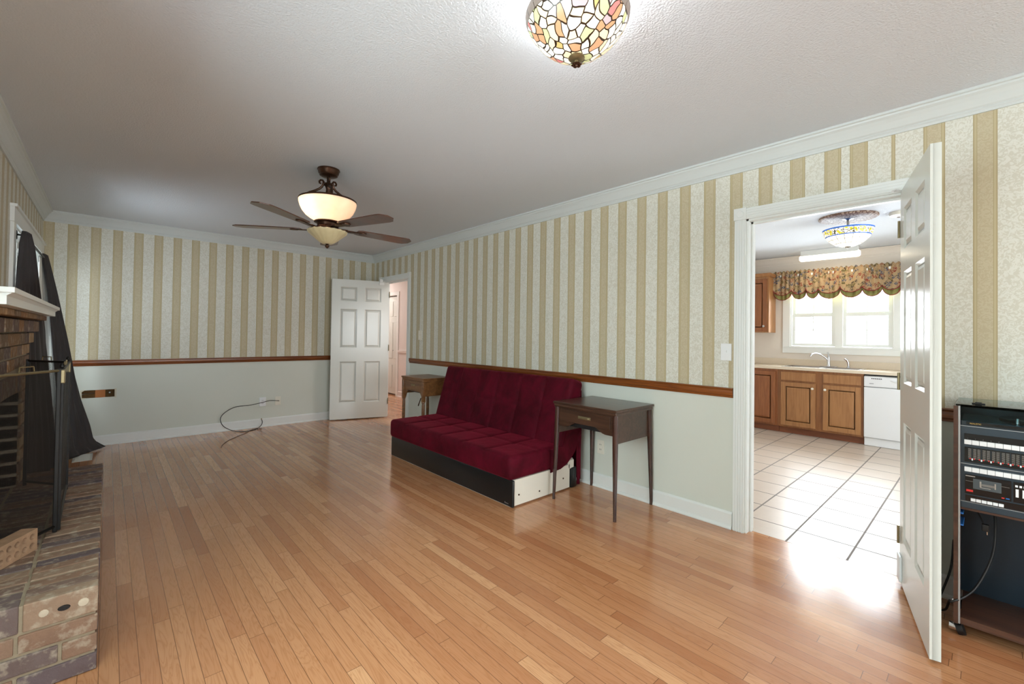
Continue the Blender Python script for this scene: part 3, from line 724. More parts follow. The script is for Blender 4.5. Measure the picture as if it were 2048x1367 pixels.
# mantel
mn = MB()
mn.box(-L, -0.240, 2.296, 4.25, 1.384, 1.404, 0.002); mn.box(-L, -0.260, 2.312, 4.262 - 0.02, 1.343, 1.384, 0.001)
mn.prism([(-0.262, 1.372), (-0.247, 1.384), (-0.262, 1.384)], 2.305, 4.245, 'y')
mn.done('mantel', M['white'], fp)

# folding screen
scn = thing('fireplace_screen', 'black mesh folding fireplace screen standing on the brick hearth', 'fireplace screen', (0, 0, HZ))
P0, P1, P2, P3 = Vector((-0.345, 2.685)), Vector((-0.158, 2.962)), Vector((-0.172, 3.690)), Vector((-0.350, 3.935))
SH = 0.765
def panel(a, b, topmat):
    mb = MB()
    for p in (a, b): mb.box(p.x - 0.008, p.x + 0.008, p.y - 0.008, p.y + 0.008, 0.004, SH, 0.003)
    mb.tube([(a.x, a.y, 0.03), (b.x, b.y, 0.03)], 0.007, 8)
    fr = mb.done('panel_frame', M['iron'], scn)
    mb = MB(); mb.tube([(a.x, a.y, SH - 0.01), (b.x, b.y, SH - 0.01)], 0.0062, 8); mb.done('top_rail', M[topmat], scn, True, 'aged brass top rail' if topmat == 'brass' else None)
    mb = MB(); q = (b - a).normalized() * 0.01
    v = [mb.bm.verts.new(p) for p in ((a.x + q.x, a.y + q.y, 0.03), (b.x - q.x, b.y - q.y, 0.03), (b.x - q.x, b.y - q.y, SH - 0.01), (a.x + q.x, a.y + q.y, SH - 0.01))]
    mb.bm.faces.new(v); mb.done('mesh_panel', M['mesh'], scn)
    m = (a + b) / 2; d = (b - a).normalized() * 0.035
    mb = MB(); mb.tube([(m.x - d.x, m.y - d.y, SH - 0.003), (m.x - d.x * .9, m.y - d.y * .9, SH + 0.018), (m.x + d.x * .9, m.y + d.y * .9, SH + 0.018), (m.x + d.x, m.y + d.y, SH - 0.003)], 0.003, 6); mb.done('handle', M['brass'], scn, True)
panel(P0, P1 + Vector((-0.005, -0.014)), 'brass'); panel(P1 + Vector((0.005, 0.006)), P2 + Vector((0.01, -0.008)), 'iron'); panel(P2 + Vector((-0.006, 0.012)), P3, 'iron')
for p in (P1, P2):
    mb = MB(); mb.lathe([(0.004, 0), (0.009, 0.006), (0.009, 0.014), (0.003, 0.024)], (p.x + 0.004, p.y, SH), 10); mb.done('finial', M['iron'], scn, True)
    mb = MB(); mb.box(p.x - 0.014, p.x + 0.016, p.y - 0.02, p.y + 0.018, SH - 0.07, SH - 0.006, 0.004); mb.done('hinge', M['brass'], scn, label='worn brass hinge')

# loose brick with ten holes
lb = thing('loose_brick', 'loose cored brick standing on edge on the hearth before the screen', 'brick', (-0.304, 2.600, HZ + 0.0015), math.atan2(0.162, 0.091))
mb = MB(); BLn, BHt, BTh = 0.203, 0.09, 0.057
# front and back plates with holes made from ring grids
bm = mb.bm
hx = [BLn * (i + 0.75) / 5.5 for i in range(5)]; hz = [BHt * 0.29, BHt * 0.71]; r = 0.0125
cells_x = [0] + [(hx[i] + hx[i + 1]) / 2 for i in range(4)] + [BLn]; cells_z = [0, BHt / 2, BHt]
for yy in (0.0, BTh):
    for i in range(5):
        for j in range(2):
            x0, x1, z0, z1 = cells_x[i], cells_x[i + 1], cells_z[j], cells_z[j + 1]; cx, cz = hx[i], hz[j]
            n = 16; outer = []; inner = []
            for k in range(n):
                a = 2 * pi * (k + 0.5) / n - pi; dx, dz = cos(a), sin(a)
                t = min([(x1 - cx) / dx if dx > 0 else (x0 - cx) / dx, (z1 - cz) / dz if dz > 0 else (z0 - cz) / dz])
                outer.append(bm.verts.new((cx + dx * t, yy, cz + dz * t))); inner.append(bm.verts.new((cx + dx * r, yy, cz + dz * r)))
            for k in range(n):
                m = (k + 1) % n
                bm.faces.new((outer[k], outer[m], inner[m], inner[k]))
                if abs(outer[k].co.x - outer[m].co.x) > 1e-4 and abs(outer[k].co.z - outer[m].co.z) > 1e-4:
                    c = bm.verts.new((x1 if (outer[k].co.x + outer[m].co.x) / 2 > cx else x0, yy, z1 if (outer[k].co.z + outer[m].co.z) / 2 > cz else z0))
                    bm.faces.new((outer[k], c, outer[m]))
            if yy == 0.0:
                back = [bm.verts.new((v.co.x, BTh, v.co.z)) for v in inner]
                for k in range(n): bm.faces.new((inner[k], inner[(k + 1) % n], back[(k + 1) % n], back[k]))
for q in (((0, 0), (BLn, 0)), ((BLn, 0), (BLn, BHt)), ((BLn, BHt), (0, BHt)), ((0, BHt), (0, 0))):
    (x0, z0), (x1, z1) = q
    bm.faces.new([bm.verts.new(p) for p in ((x0, 0, z0), (x1, 0, z1), (x1, BTh, z1), (x0, BTh, z0))])
bmesh.ops.remove_doubles(bm, verts=bm.verts, dist=1e-5)
M['loosebrick'] = plain('tan_cored_brick', C(172, 138, 110), 0.9, 0, 0.2, 0.35, 22, 0.4, 70)
mb.done('brick_body', M['loosebrick'], lb)

# floor register
vt = thing('floor_register', 'small white metal floor vent under the corner curtain hem', 'floor vent', (-0.155, 6.02, 0))
mb = MB(); mb.box(-0.07, 0.07, -0.155, 0.155, 0.0, 0.004, 0.0015); mb.done('plate', M['vent'], vt)
mb = MB()
for i in range(12): mb.box(-0.052, 0.052, -0.135 + i * 0.0235, -0.135 + i * 0.0235 + 0.010, 0.004, 0.006)
mb.done('louver', M['vent'], vt)

# ------------------------------------------------------------------ sofa bed
sf = thing('sofa_bed', 'tufted crimson velvet armless sofa bed against the right wall', 'sofa', (0, 0, 0))
def cushion(x0, x1, y0, y1, z0, z1, r, mat, cols, mids, depth, top=1, nx=30, ny=120, nz=8):
    mb = MB(); bm = mb.bm
    cx, cy, cz = (x0 + x1) / 2, (y0 + y1) / 2, (z0 + z1) / 2; hx_, hy_, hz_ = (x1 - x0) / 2, (y1 - y0) / 2, (z1 - z0) / 2
    def shape(p):
        q = Vector((max(-hx_ + r, min(hx_ - r, p.x)), max(-hy_ + r, min(hy_ - r, p.y)), max(-hz_ + r, min(hz_ - r, p.z))))
        d = p - q
        if d.length > 1e-9: p = q + d.normalized() * r
        return p
    def face(o, u, v, nu, nv):
        g = []
        for i in range(nu + 1):
            row = []
            for j in range(nv + 1):
                # cosine spacing puts vertices on the rounding
                a = i / nu; b = j / nv
                p = Vector(o) + Vector(u) * a + Vector(v) * b
                istop = p.z > hz_ - 1e-6
                s = shape(p)
                if istop or (s.z > 0):
                    yy = (s.y + hy_) / (2 * hy_); xx = (s.x + hx_) / (2 * hx_)
                    w = max(0, min(1, (s.z / hz_ - 0.2) / 0.6))
                    dd = 0
                    e = (yy * cols) % 1; dist = min(e, 1 - e) * (2 * hy_ / cols)
                    if 0.5 / cols < yy < 1 - 0.5 / cols: dd += 0.8 * math.exp(-(dist / 0.014) ** 2)
                    for m_ in mids:
                        dm = abs(xx - m_) * 2 * hx_; dd = max(dd, 0.75 * math.exp(-(dm / 0.014) ** 2)) + 0.6 * math.exp(-((dm / 0.035) ** 2 + (dist / 0.035) ** 2)) * (0.5 / cols < yy < 1 - 0.5 / cols)
                    edge = min(1, min(xx, 1 - xx) / 0.06, min(yy, 1 - yy) / 0.02)
                    puff = sin(pi * ((yy * cols) % 1)) ** 0.7 * 0.5
                    s = s + Vector((0, 0, (-dd + puff) * depth * w * max(edge, 0)))
                row.append(bm.verts.new((s.x + cx, s.y + cy, s.z + cz)))
            g.append(row)
        for i in range(nu):
            for j in range(nv): bm.faces.new((g[i][j], g[i + 1][j], g[i + 1][j + 1], g[i][j + 1]))
    X, Y, Z = 2 * hx_, 2 * hy_, 2 * hz_
    face((-hx_, -hy_, hz_), (X, 0, 0), (0, Y, 0), nx, ny); face((-hx_, -hy_, -hz_), (X, 0, 0), (0, Y, 0), nx, ny)
    face((-hx_, -hy_, -hz_), (0, Y, 0), (0, 0, Z), ny, nz); face((hx_, -hy_, -hz_), (0, Y, 0), (0, 0, Z), ny, nz)
    face((-hx_, -hy_, -hz_), (X, 0, 0), (0, 0, Z), nx, nz); face((-hx_, hy_, -hz_), (X, 0, 0), (0, 0, Z), nx, nz)
    bmesh.ops.remove_doubles(bm, verts=bm.verts, dist=2e-4)
    return mb
SY0, SY1 = 2.345, 4.205
mb = cushion(2.168, 2.80, SY0, SY1, 0.198, 0.375, 0.035, 'velvet', 6, (0.5,), 0.009)
seat = mb.done('seat_cushion', M['velvet'], sf, True)
mb = cushion(-0.30, 0.30, SY0, SY1, -0.075, 0.075, 0.035, 'velvet', 6, (0.52,), 0.014)
back = mb.done('back_cushion', M['velvet'], sf, True)
tilt = radians(16.0)
# local +z (tufted face) points toward the room, local +x runs up the back
zl = Vector((-cos(tilt), 0, sin(tilt))); xl = Vector((sin(tilt), 0, cos(tilt))); yl = Vector((0, 1, 0)); org = Vector((2.862, 0, 0.603))
back.matrix_local = Matrix(((xl.x, yl.x, zl.x, org.x), (xl.y, yl.y, zl.y, 0), (xl.z, yl.z, zl.z, org.z), (0, 0, 0, 1)))
mb = MB(); mb.box(2.190, 2.212, SY0 - 0.005, SY1 - 0.005, 0.004, 0.20, 0.008, seg=3); mb.done('front_apron', M['vinyl'], sf, True, 'black vinyl front apron')
mb = MB()
mb.prism([(2.213, 0.012), (2.84, 0.012), (2.84, 0.20), (2.213, 0.20)], SY0 + 0.004, SY0 + 0.022, 'y'); mb.prism([(2.213, 0.012), (2.84, 0.012), (2.84, 0.20), (2.213, 0.20)], SY1 - 0.03, SY1 - 0.012, 'y')
mb.box(2.84, 2.9, SY0 + 0.02, SY1 - 0.02, 0.012, 0.24); mb.box(2.82, 2.90, SY0 + 0.004, SY0 + 0.02, 0.16, 0.235, 0.01)
mb.done('side_panel', M['melamine'], sf, label='cream melamine side panel')
for (xx, zz) in ((2.26, 0.085), (2.48, 0.062), (2.76, 0.10)):
    mb = MB(); mb.lathe([(0.007, 0), (0.006, 0.003), (0.001, 0.003)], n=12, mat=Matrix.Translation((xx, SY0 + 0.004, zz)) @ Matrix.Rotation(radians(90), 4, 'X')); mb.done('bolt', M['bronze'], sf)
mb = MB(); mb.box(2.855, 2.925, SY0 - 0.004, SY0 + 0.03, 0.0, 0.17, 0.012); mb.done('rear_foot', M['vinyl'], sf, True, 'black vinyl rear foot')
mb = MB(); mb.box(2.20, 2.84, SY0 + 0.03, SY1 - 0.03, 0.0, 0.012); mb.box(2.22, 2.24, SY1 - 0.05, SY1 - 0.02, 0, 0.02); mb.done('base_slide', M['melamine'], sf)
# velvet cover hanging down behind the back
mb = MB()
def hang(u, v):
    z = 0.78 * (1 - v) + 0.012 * v
    x0_ = 2.915 + 0.015 * v; x1_ = 2.985 - 0.005 * v
    return Vector((x0_ + (x1_ - x0_) * u, SY0 + 0.005 + 0.006 * sin(u * 9 + v * 5), z))
mb.grid(hang, 8, 30)
mb.grid(lambda u, v: Vector((2.985 + 0.004 * sin(u * 60), SY0 + 0.005 + (SY1 - SY0 - 0.01) * u, 0.80 * (1 - v) + 0.05 * v)), 60, 10)
mb.done('cover_skirt', M['velvet'], sf, True, solid=0.004)
# corner of the cover pulled down over the side
mb = MB()
mb.prism([(2.60, 0.36), (2.60, 0.178), (2.72, 0.186), (2.80, 0.215), (2.86, 0.26), (2.90, 0.30), (2.93, 0.36), (2.96, 0.56), (2.80, 0.52), (2.74, 0.36)], SY0 - 0.003, SY0 + 0.012, 'y')
mb.done('cover_corner', M['velvet'], sf)
mb = MB()
for i, (w, h) in enumerate(((0.006, 0.010), (0.004, 0.005), (0.004, 0.007), (0.004, 0.005), (0.005, 0.005))):
    mb.box(2.1885, 2.190, SY0 + 0.075 - i * 0.0085, SY0 + 0.075 - i * 0.0085 + w, 0.022, 0.022 + h)
mb.done('maker_tag', M['alu'], sf, label='tiny silver maker tag')

# ------------------------------------------------------------------ sewing cabinets
def sewing_table(name, label, x0, x1, y0, y1, h, kind):
    t = thing(name, label, 'table', ((x0 + x1) / 2, (y0 + y1) / 2, 0), 0, None)
    hx_, hy_ = (x1 - x0) / 2, (y1 - y0) / 2
    woodm = M['walnut'] if kind == 0 else M['maple']; legm = M['walnut_leg'] if kind == 0 else M['maple']
    mb = MB(); mb.box(-hx_, hx_, -hy_, hy_, h - 0.018, h, 0.004); mb.box(-hx_ + 0.006, hx_ - 0.006, -hy_ + 0.006, hy_ - 0.006, h - 0.040, h - 0.018, 0.006); mb.done('tabletop', woodm, t)
    b = h - 0.04; bx, by = hx_ - 0.03, hy_ - 0.03
    mb = MB()
    # front apron (faces the room, -x) with shaped lower edge
    n = 20; dz = 0.145 if kind == 0 else 0.15
    def low(s):   # s in 0..1 along the apron
        e = min(s, 1 - s)
        if kind == 0: return b - dz + 0.045 * max(0, min(1, (e - 0.18) / 0.16)) ** 1.0
        k = max(0, min(1, (e - 0.04) / 0.14)); return b - 0.24 + 0.115 * k ** 0.6
    poly = [(by - 2 * by * i / n, low(i / n)) for i in range(n + 1)] + [(-by, b), (by, b)]
    mb.prism(poly, -bx - 0.004, -bx + 0.012, 'x')
    mb.box(-bx, bx, -by - 0.004, -by + 0.012, b - (0.20 if kind == 0 else 0.17), b); mb.box(-bx, bx, by - 0.012, by + 0.004, b - (0.20 if kind == 0 else 0.17), b)
    mb.box(bx - 0.014, bx, -by, by, b - 0.16, b)
    mb.done('cabinet_body', woodm, t)
    mb = MB(); mb.box(-bx - 0.010, -bx - 0.003, -by + 0.035, by - 0.035, b - 0.105, b - 0.014, 0.003); dr = mb.done('drawer', woodm, t)
    mb = MB(); hw = 0.045 if kind == 0 else 0.03
    mb.tube([(-bx - 0.010, -hw, b - 0.055), (-bx - 0.024, -hw * 0.9, b - 0.053), (-bx - 0.024, hw * 0.9, b - 0.053), (-bx - 0.010, hw, b - 0.055)], 0.005 if kind == 0 else 0.004, 8)
    mb.box(-bx - 0.013, -bx - 0.010, -hw - 0.012, hw + 0.012, b - 0.066, b - 0.044, 0.001)
    mb.done('handle', M['brass'], dr, True, label='dull brass drawer pull')
    mb = MB(); mb.box(-bx + 0.02, bx - 0.02, -by + 0.02, by - 0.02, b - 0.14, b - 0.02); mb.done('machine_box', M['black'], t)
    for sx in (-1, 1):
        for sy in (-1, 1):
            mb = MB(); lx, ly = sx * (bx + 0.004), sy * (by + 0.004)
            if kind == 0:
                fx, fy = sx * (hx_ - 0.010), sy * (hy_ - 0.012)
                mb.tube([(lx, ly, b), (lx, ly, b - 0.02), (lx + (fx - lx) * 0.3, ly + (fy - ly) * 0.3, 0.50), (fx, fy, 0.03), (fx, fy, 0.0)], [0.019, 0.0195, 0.019, 0.0115, 0.0115], 14)
                mb.done('leg', legm, t, True)
            else:
                mb.box(lx - 0.019, lx + 0.019, ly - 0.019, ly + 0.019, b - 0.23, b, 0.003)
                mb.lathe([(0.019, b - 0.23), (0.021, b - 0.24), (0.015, b - 0.25), (0.018, b - 0.27), (0.019, 0.30), (0.014, 0.04), (0.012, 0.0)], (lx, ly, 0), 14)
                mb.done('leg', legm, t, True)
    return t
t1 = sewing_table('sewing_table', 'dark walnut sewing table with tapered round legs right of the sofa', 2.560, 3.058, 1.712, 2.292, 0.757, 0)
mb = MB(); mb.cord([(0.02, 0.10, 0.60), (0.06, 0.06, 0.56), (0.10, 0.0, 0.545), (0.05, -0.10, 0.56), (0.02, -0.18, 0.59)], 0.003, 6); mb.cord([(-0.05, -0.15, 0.60), (0.0, -0.22, 0.55), (0.12, -0.255, 0.535), (0.19, -0.25, 0.57)], 0.003, 6); mb.done('power_cord', M['cablem'], t1, True)
t2 = sewing_table('sewing_table', 'brown sewing table with shaped apron behind the sofa, by the hall doorway', 2.655, 3.045, 4.365, 4.868, 0.752, 1)
mb = MB(); mb.tube([(-0.165, -0.165, 0.52), (-0.175, -0.15, 0.47), (-0.18, -0.135, 0.43), (-0.17, -0.125, 0.45)], 0.006, 8); mb.done('knee_lever', M['bronze'], t2, True)

# ------------------------------------------------------------------ outlets and switches
def plate(name, label, cat, c, axis, w=0.07, h=0.115, kind='outlet', mat='plastic', th=0.006):
    """axis 'R' on right wall facing -x, 'B' on back wall facing -y"""
    t = thing(name, label, cat, c, radians(-90) if axis == 'R' else 0)
    mb = MB(); mb.box(-w / 2, w / 2, -th, 0, -h / 2, h / 2, 0.0025); mb.done('plate', M[mat], t)
    if kind == 'outlet':
        for z in (-0.02, 0.02):
            mb = MB(); mb.box(-0.016, 0.016, -th - 0.002, -th, z - 0.013, z + 0.013, 0.002)
            r_ = mb.done('receptacle', M[mat], t)
            mb = MB(); mb.box(-0.008, -0.005, -th - 0.0025, -th - 0.002, z - 0.005, z + 0.006); mb.box(0.005, 0.008, -th - 0.0025, -th - 0.002, z - 0.005, z + 0.006); mb.done('slot', M['black'], r_)
    elif kind == 'switch':
        mb = MB(); mb.box(-0.004, 0.004, -th - 0.009, -th, -0.002, 0.012, 0.001); mb.done('toggle', M[mat], t)
    elif kind == 'jack':
        mb = MB(); mb.lathe([(0.006, 0), (0.006, 0.012), (0.003, 0.012)], n=12, mat=Matrix.Translation((0, -th, 0)) @ Matrix.Rotation(radians(90), 4, 'X')); mb.done('coax_jack', M['brass'], t)
    return t
plate('wall_outlet', 'white wall outlet beneath the walnut sewing table', 'outlet', (W, 2.204, 0.336), 'R')
plate('light_switch', 'white light switch beside the kitchen doorway casing', 'light switch', (W, 1.193, 1.17), 'R', kind='switch', mat='plasticw')
plate('light_switch', 'wallpapered switch plate near the hall doorway', 'light switch', (W, 5.132, 1.247), 'R', 0.085, 0.125, kind='switch', mat='plastic')
plate('wall_outlet', 'white outlet with raised cover on the back wall', 'outlet', (1.533, D, 0.332), 'B', 0.078, 0.115, mat='plasticw', th=0.02)
plate('cable_plate', 'ivory cable jack plate right of the back wall outlet', 'wall plate', (1.721, D, 0.330), 'B', 0.07, 0.115, 'jack')
# hole broken in the back wall
hl = thing('broken_wall_hole', 'ragged hole cut in the back wall wainscot showing studs', 'wall hole', (0, D, 0))
mb = MB()
a0, a1, b0, b1 = HOLE
mb.prism([(a0 - .012, b0 - .012), (a0 + .03, b0 - .006), (a0 + .035, b0 + .003), (a0 + .004, b0 + .004), (a0 + .002, b1 - .016), (a0 + .026, b1 + .001), (a0 + .02, b1 + .006), (a0 - .012, b1 + .001)], -0.002, 0.004, 'y')
mb.done('torn_edge', M['plaster'], hl); mb = MB()
mb.prism([(a1 - .004, b0 - .008), (a1 + .012, b0 - .008), (a1 + .014, b1 + .008), (a1 - .006, b1 + .006), (a1 - .002, b1), (a1 - .001, b0 + .002)], -0.002, 0.004, 'y')
mb.done('torn_edge', M['plaster'], hl)
mb = MB(); mb.box(-0.085, -0.005, 0.014, 0.058, 0.45, 0.65); mb.done('stud', M['studwood'], hl, label='raw wooden stud')
mb = MB(); mb.tube([(a0, 0.03, 0.562), (-0.09, 0.03, 0.572)], 0.003, 6); mb.done('wire', M['steel'], hl); mb = MB(); mb.lathe([(0.010, 0), (0.010, 0.02), (0.004, 0.03)], n=10, mat=Matrix.Translation((0.03, 0.04, 0.57)) @ Matrix.Rotation(radians(90), 4, 'X')); mb.done('fitting', M['steel'], hl)
# cable on back wall
cb = MB()
cb.cord([(1.721, D - 0.010, 0.330), (1.724, 6.515, 0.330), (1.62, 6.50, 0.345), (1.518, 6.50, 0.328), (1.385, 6.50, 0.307), (1.216, 6.49, 0.300), (1.10, 6.47, 0.245), (1.05, 6.45, 0.175), (1.08, 6.44, 0.085), (1.17, 6.43, 0.02), (1.25, 6.36, 0.006), (1.34, 6.34, 0.006), (1.43, 6.40, 0.006), (1.50, 6.46, 0.03), (1.525, 6.485, 0.07), (1.518, 6.50, 0.108)], 0.0042, 8)
cable = tag(cb.done('coaxial_cable', M['cablem'], None, True), 'black coaxial cable looping from the cable plate to the baseboard', 'cable')
cb = MB(); cb.tube([(1.518, 6.50, 0.104), (1.517, 6.502, 0.122)], 0.0062, 8); o = cb.done('connector', M['brass'], cable, True)
cb = MB(); cb.cord([(1.50, 6.38, 0.004), (1.46, 6.44, 0.004), (1.40, 6.43, 0.004), (1.30, 6.26, 0.004), (1.17, 6.10, 0.004), (1.04, 5.92, 0.004), (0.96, 5.74, 0.004), (0.93, 5.62, 0.004)], 0.003, 6)
tag(cb.done('thin_cord', M['brownc'], None, True), 'thin brown cord lying on the floor before the back wall', 'cord')

# ------------------------------------------------------------------ ceiling fan
FC = (1.183, 3.315)
fan = thing('ceiling_fan', 'bronze five blade ceiling fan with lit upper bowl and fluted lower bowl', 'ceiling fan', (FC[0], FC[1], H))
mb = MB(); mb.lathe([(0.001, 0), (0.077, 0), (0.079, -0.008), (0.074, -0.014), (0.070, -0.032), (0.062, -0.042), (0.063, -0.048), (0.048, -0.056), (0.012, -0.060)], n=36); mb.done('canopy', M['bronze'], fan, True)
mb = MB(); mb.lathe([(0.012, -0.055), (0.012, -0.10), (0.030, -0.105), (0.034, -0.118), (0.022, -0.13), (0.016, -0.15), (0.024, -0.24), (0.03, -0.26), (0.03, -0.40)], n=20); mb.done('downrod', M['bronze'], fan, True)
for k in range(3):
    a = radians(42 + 5 + k * 120 + 90) ; pts = []
    prof = [(0.056, -0.104), (0.066, -0.100), (0.068, -0.088), (0.058, -0.078), (0.044, -0.080), (0.036, -0.092), (0.037, -0.108), (0.046, -0.126), (0.066, -0.143), (0.100, -0.158), (0.138, -0.170), (0.168, -0.184), (0.186, -0.204), (0.194, -0.238)]
    mb = MB(); mb.tube([(r_ * cos(a), r_ * sin(a), z_) for r_, z_ in prof], [0.006, 0.007, 0.007, 0.007, 0.007, 0.008, 0.009, 0.009, 0.009, 0.009, 0.009, 0.010, 0.010, 0.009], 8); mb.done('scroll_arm', M['bronze'], fan, True)
mb = MB(); mb.lathe([(0.1966, -0.236), (0.1985, -0.246), (0.1957, -0.262), (0.1890, -0.285), (0.1748, -0.315), (0.1520, -0.343), (0.1235, -0.364), (0.0950, -0.380), (0.0760, -0.390)], n=60); o = mb.done('upper_bowl', M['bowl_lit'], fan, True, 'glowing alabaster glass bowl', solid=0.004)
mb = MB(); mb.lathe([(0.1900, -0.230), (0.2004, -0.230), (0.2023, -0.237), (0.1985, -0.243), (0.1900, -0.241), (0.1900, -0.230)], n=60); mb.done('bowl_rim', M['bronze'], fan, True)
mb = MB(); mb.lathe([(0.078, -0.386), (0.092, -0.390), (0.094, -0.398), (0.076, -0.404), (0.070, -0.420), (0.078, -0.430), (0.080, -0.445), (0.064, -0.452), (0.05, -0.458), (0.02, -0.46)], n=40); mb.done('motor_housing', M['bronze'], fan, True)
ZB = -0.444
for k in range(5):
    a = radians(145.5 + 72 * k); R_ = Matrix.Rotation(a, 4, 'Z') @ Matrix.Rotation(radians(-6), 4, 'X')
    out = []
    for (x_, w_) in ((0.20, 0.042), (0.23, 0.054), (0.45, 0.065), (0.59, 0.071), (0.625, 0.066), (0.662, 0.028)): out.append((x_, w_))
    poly = [(x_, w_) for x_, w_ in out] + [(x_, -w_) for x_, w_ in reversed(out)]
    mb = MB(); A = [mb.bm.verts.new(R_ @ Vector((x_, y_, ZB + 0.004))) for x_, y_ in poly]; B = [mb.bm.verts.new(R_ @ Vector((x_, y_, ZB - 0.003))) for x_, y_ in poly]
    n = len(poly)
    for i in range(n): mb.bm.faces.new((A[i], A[(i + 1) % n], B[(i + 1) % n], B[i]))
    mb.bm.faces.new(A); mb.bm.faces.new(B)
    bl = mb.done('blade', M['blade'], fan)
    mb = MB(); mb.box(0.06, 0.13, -0.014, 0.014, ZB - 0.006, ZB + 0.004, 0.003, R_); mb.box(0.12, 0.25, -0.026, 0.026, ZB - 0.008, ZB - 0.003, 0.002, R_)
    mb.lathe([(0.028, -0.010), (0.030, -0.004), (0.001, -0.003)], (0.25, 0, ZB), 16, mat=R_)
    mb.done('blade_iron', M['bronze'], bl, True)
mb = MB(); mb.lathe([(0.130, -0.458), (0.134, -0.462), (0.130, -0.472), (0.110, -0.490), (0.084, -0.512), (0.062, -0.532), (0.044, -0.545), (0.030, -0.552)], n=72, flute=18, fl=0.035); mb.done('lower_bowl', M['bowl_dim'], fan, True, 'cream fluted glass bowl, unlit, with a faint glow added', solid=0.004)
mb = MB(); mb.lathe([(0.06, -0.456), (0.134, -0.454), (0.137, -0.459), (0.132, -0.464), (0.127, -0.460), (0.06, -0.458)], n=60); mb.done('lower_rim', M['bronze'], fan, True)
mb = MB(); mb.lathe([(0.03, -0.550), (0.018, -0.553), (0.008, -0.558), (0.016, -0.566), (0.014, -0.576), (0.006, -0.584), (0.001, -0.588)], n=20); mb.done('finial', M['bronze'], fan, True)
point('fan_bulb', (FC[0] - 0.105, FC[1] - 0.01, H - 0.29), 2.3, (1, 0.93, 0.84), 0.03)

# ------------------------------------------------------------------ ceiling light (stained glass)
LC = (1.233, 1.012)
cl = thing('stained_glass_ceiling_light', 'lit stained glass bowl ceiling light at the top of the picture', 'ceiling light', (LC[0], LC[1], 2.43))
mb = MB(); mb.lathe([(0.182, 0.0), (0.186, -0.010), (0.184, -0.022), (0.176, -0.040), (0.160, -0.066), (0.138, -0.092), (0.110, -0.116), (0.078, -0.136), (0.045, -0.150), (0.024, -0.154)], n=72); mb.done('glass_shade', M['tiffany'], cl, True, solid=0.004)
mb = MB(); mb.lathe([(0.001, 0.042), (0.075, 0.042), (0.075, 0.03), (0.02, 0.02), (0.008, 0.018), (0.008, -0.15), (0.026, -0.152), (0.030, -0.160), (0.022, -0.168), (0.008, -0.170), (0.008, -0.176), (0.001, -0.178)], n=24); mb.done('stem', M['brass'], cl, True)
for k in range(6):
    a = k * pi / 3
    if k == 0: fin = MB()
    fin.lathe([(0.001, -0.005), (0.007, 0.0), (0.001, 0.005)], n=10, mat=Matrix.Translation((0.012 * cos(a), 0.012 * sin(a), -0.184)) @ Matrix.Diagonal((1.1, 1.1, 1, 1)))
fin.lathe([(0.006, -0.176), (0.007, -0.184), (0.004, -0.190), (0.001, -0.191)], n=10)
fin.done('finial', M['bronze'], cl, True)
for k in range(3):
    a = k * 2 * pi / 3 + 0.5; point('ceiling_light_bulb', (LC[0] + 0.085 * cos(a), LC[1] + 0.085 * sin(a), 2.427), 13.0, (0.97, 0.98, 1.0), 0.03)

# ------------------------------------------------------------------ kitchen
kw = thing('window_2', 'double white kitchen window with grids above the sink', None, (0, 0, 0), kind='structure')
mb = MB(); x = KX
mb.box(x - 0.02, x, 1.94, 2.035, 1.16, 2.06, 0.003); mb.box(x - 0.02, x, 0.705, 0.80, 1.16, 2.06, 0.003); mb.box(x - 0.02, x, 0.705, 2.035, 2.06, 2.15, 0.003); mb.box(x - 0.02, x, 0.705, 2.035, 1.07, 1.16, 0.003); mb.box(x - 0.026, x - 0.02, 0.715, 2.025, 1.145, 1.16, 0.001)
mb.box(x, x + 0.1, 1.925, 1.94, 1.172, 2.06); mb.box(x, x + 0.1, 0.80, 0.815, 1.172, 2.06); mb.box(x, x + 0.1, 0.80, 1.94, 1.16, 1.172); mb.box(x + 0.01, x + 0.09, 1.327, 1.413, 1.172, 2.06)
mb.done('window_frame', M['white'], kw)
for (a, b) in ((0.817, 1.325), (1.415, 1.923)):
    for (z0, z1, xo) in ((1.174, 1.625, 0.03), (1.605, 2.058, 0.058)):
        mb = MB(); t = 0.038; X0, X1 = x + xo, x + xo + 0.025
        sash_frame(mb, X0, X1, a, b, z0, z1, t); s_ = mb.done('sash', M['white'], kw)
        zc = (z0 + z1) / 2; yc = (a + b) / 2
        mb = MB(); mb.box(X0 + 0.009, X1 - 0.009, yc - 0.006, yc + 0.006, z0 + t, z1 - t); mb.box(X0 + 0.009, X1 - 0.009, a + t, yc - 0.006, zc - 0.006, zc + 0.006); mb.box(X0 + 0.009, X1 - 0.009, yc + 0.006, b - t, zc - 0.006, zc + 0.006); mb.done('grid', M['white'], s_)
        mb = MB(); mb.box(X0 + 0.019, X0 + 0.021, a + t, b - t, z0 + t, z1 - t); mb.done('pane', M['glass'], s_)
pd = thing('added_patio_door', 'added glass patio door of the kitchen, out of view', None, (0, 0, 0), kind='structure')  # unseen door added so light reaches the kitchen floor
mb = MB()
for (a, b) in ((3.9, 4.92), (4.88, 5.9)):
    mb.box(a, a + 0.06, KY0 - 0.07, KY0 - 0.03, 0.04, 2.1); mb.box(b - 0.06, b, KY0 - 0.07, KY0 - 0.03, 0.04, 2.1); mb.box(a + 0.06, b - 0.06, KY0 - 0.07, KY0 - 0.03, 0.04, 0.14); mb.box(a + 0.06, b - 0.06, KY0 - 0.07, KY0 - 0.03, 2.02, 2.1)
mb.done('frame', M['white'], pd)
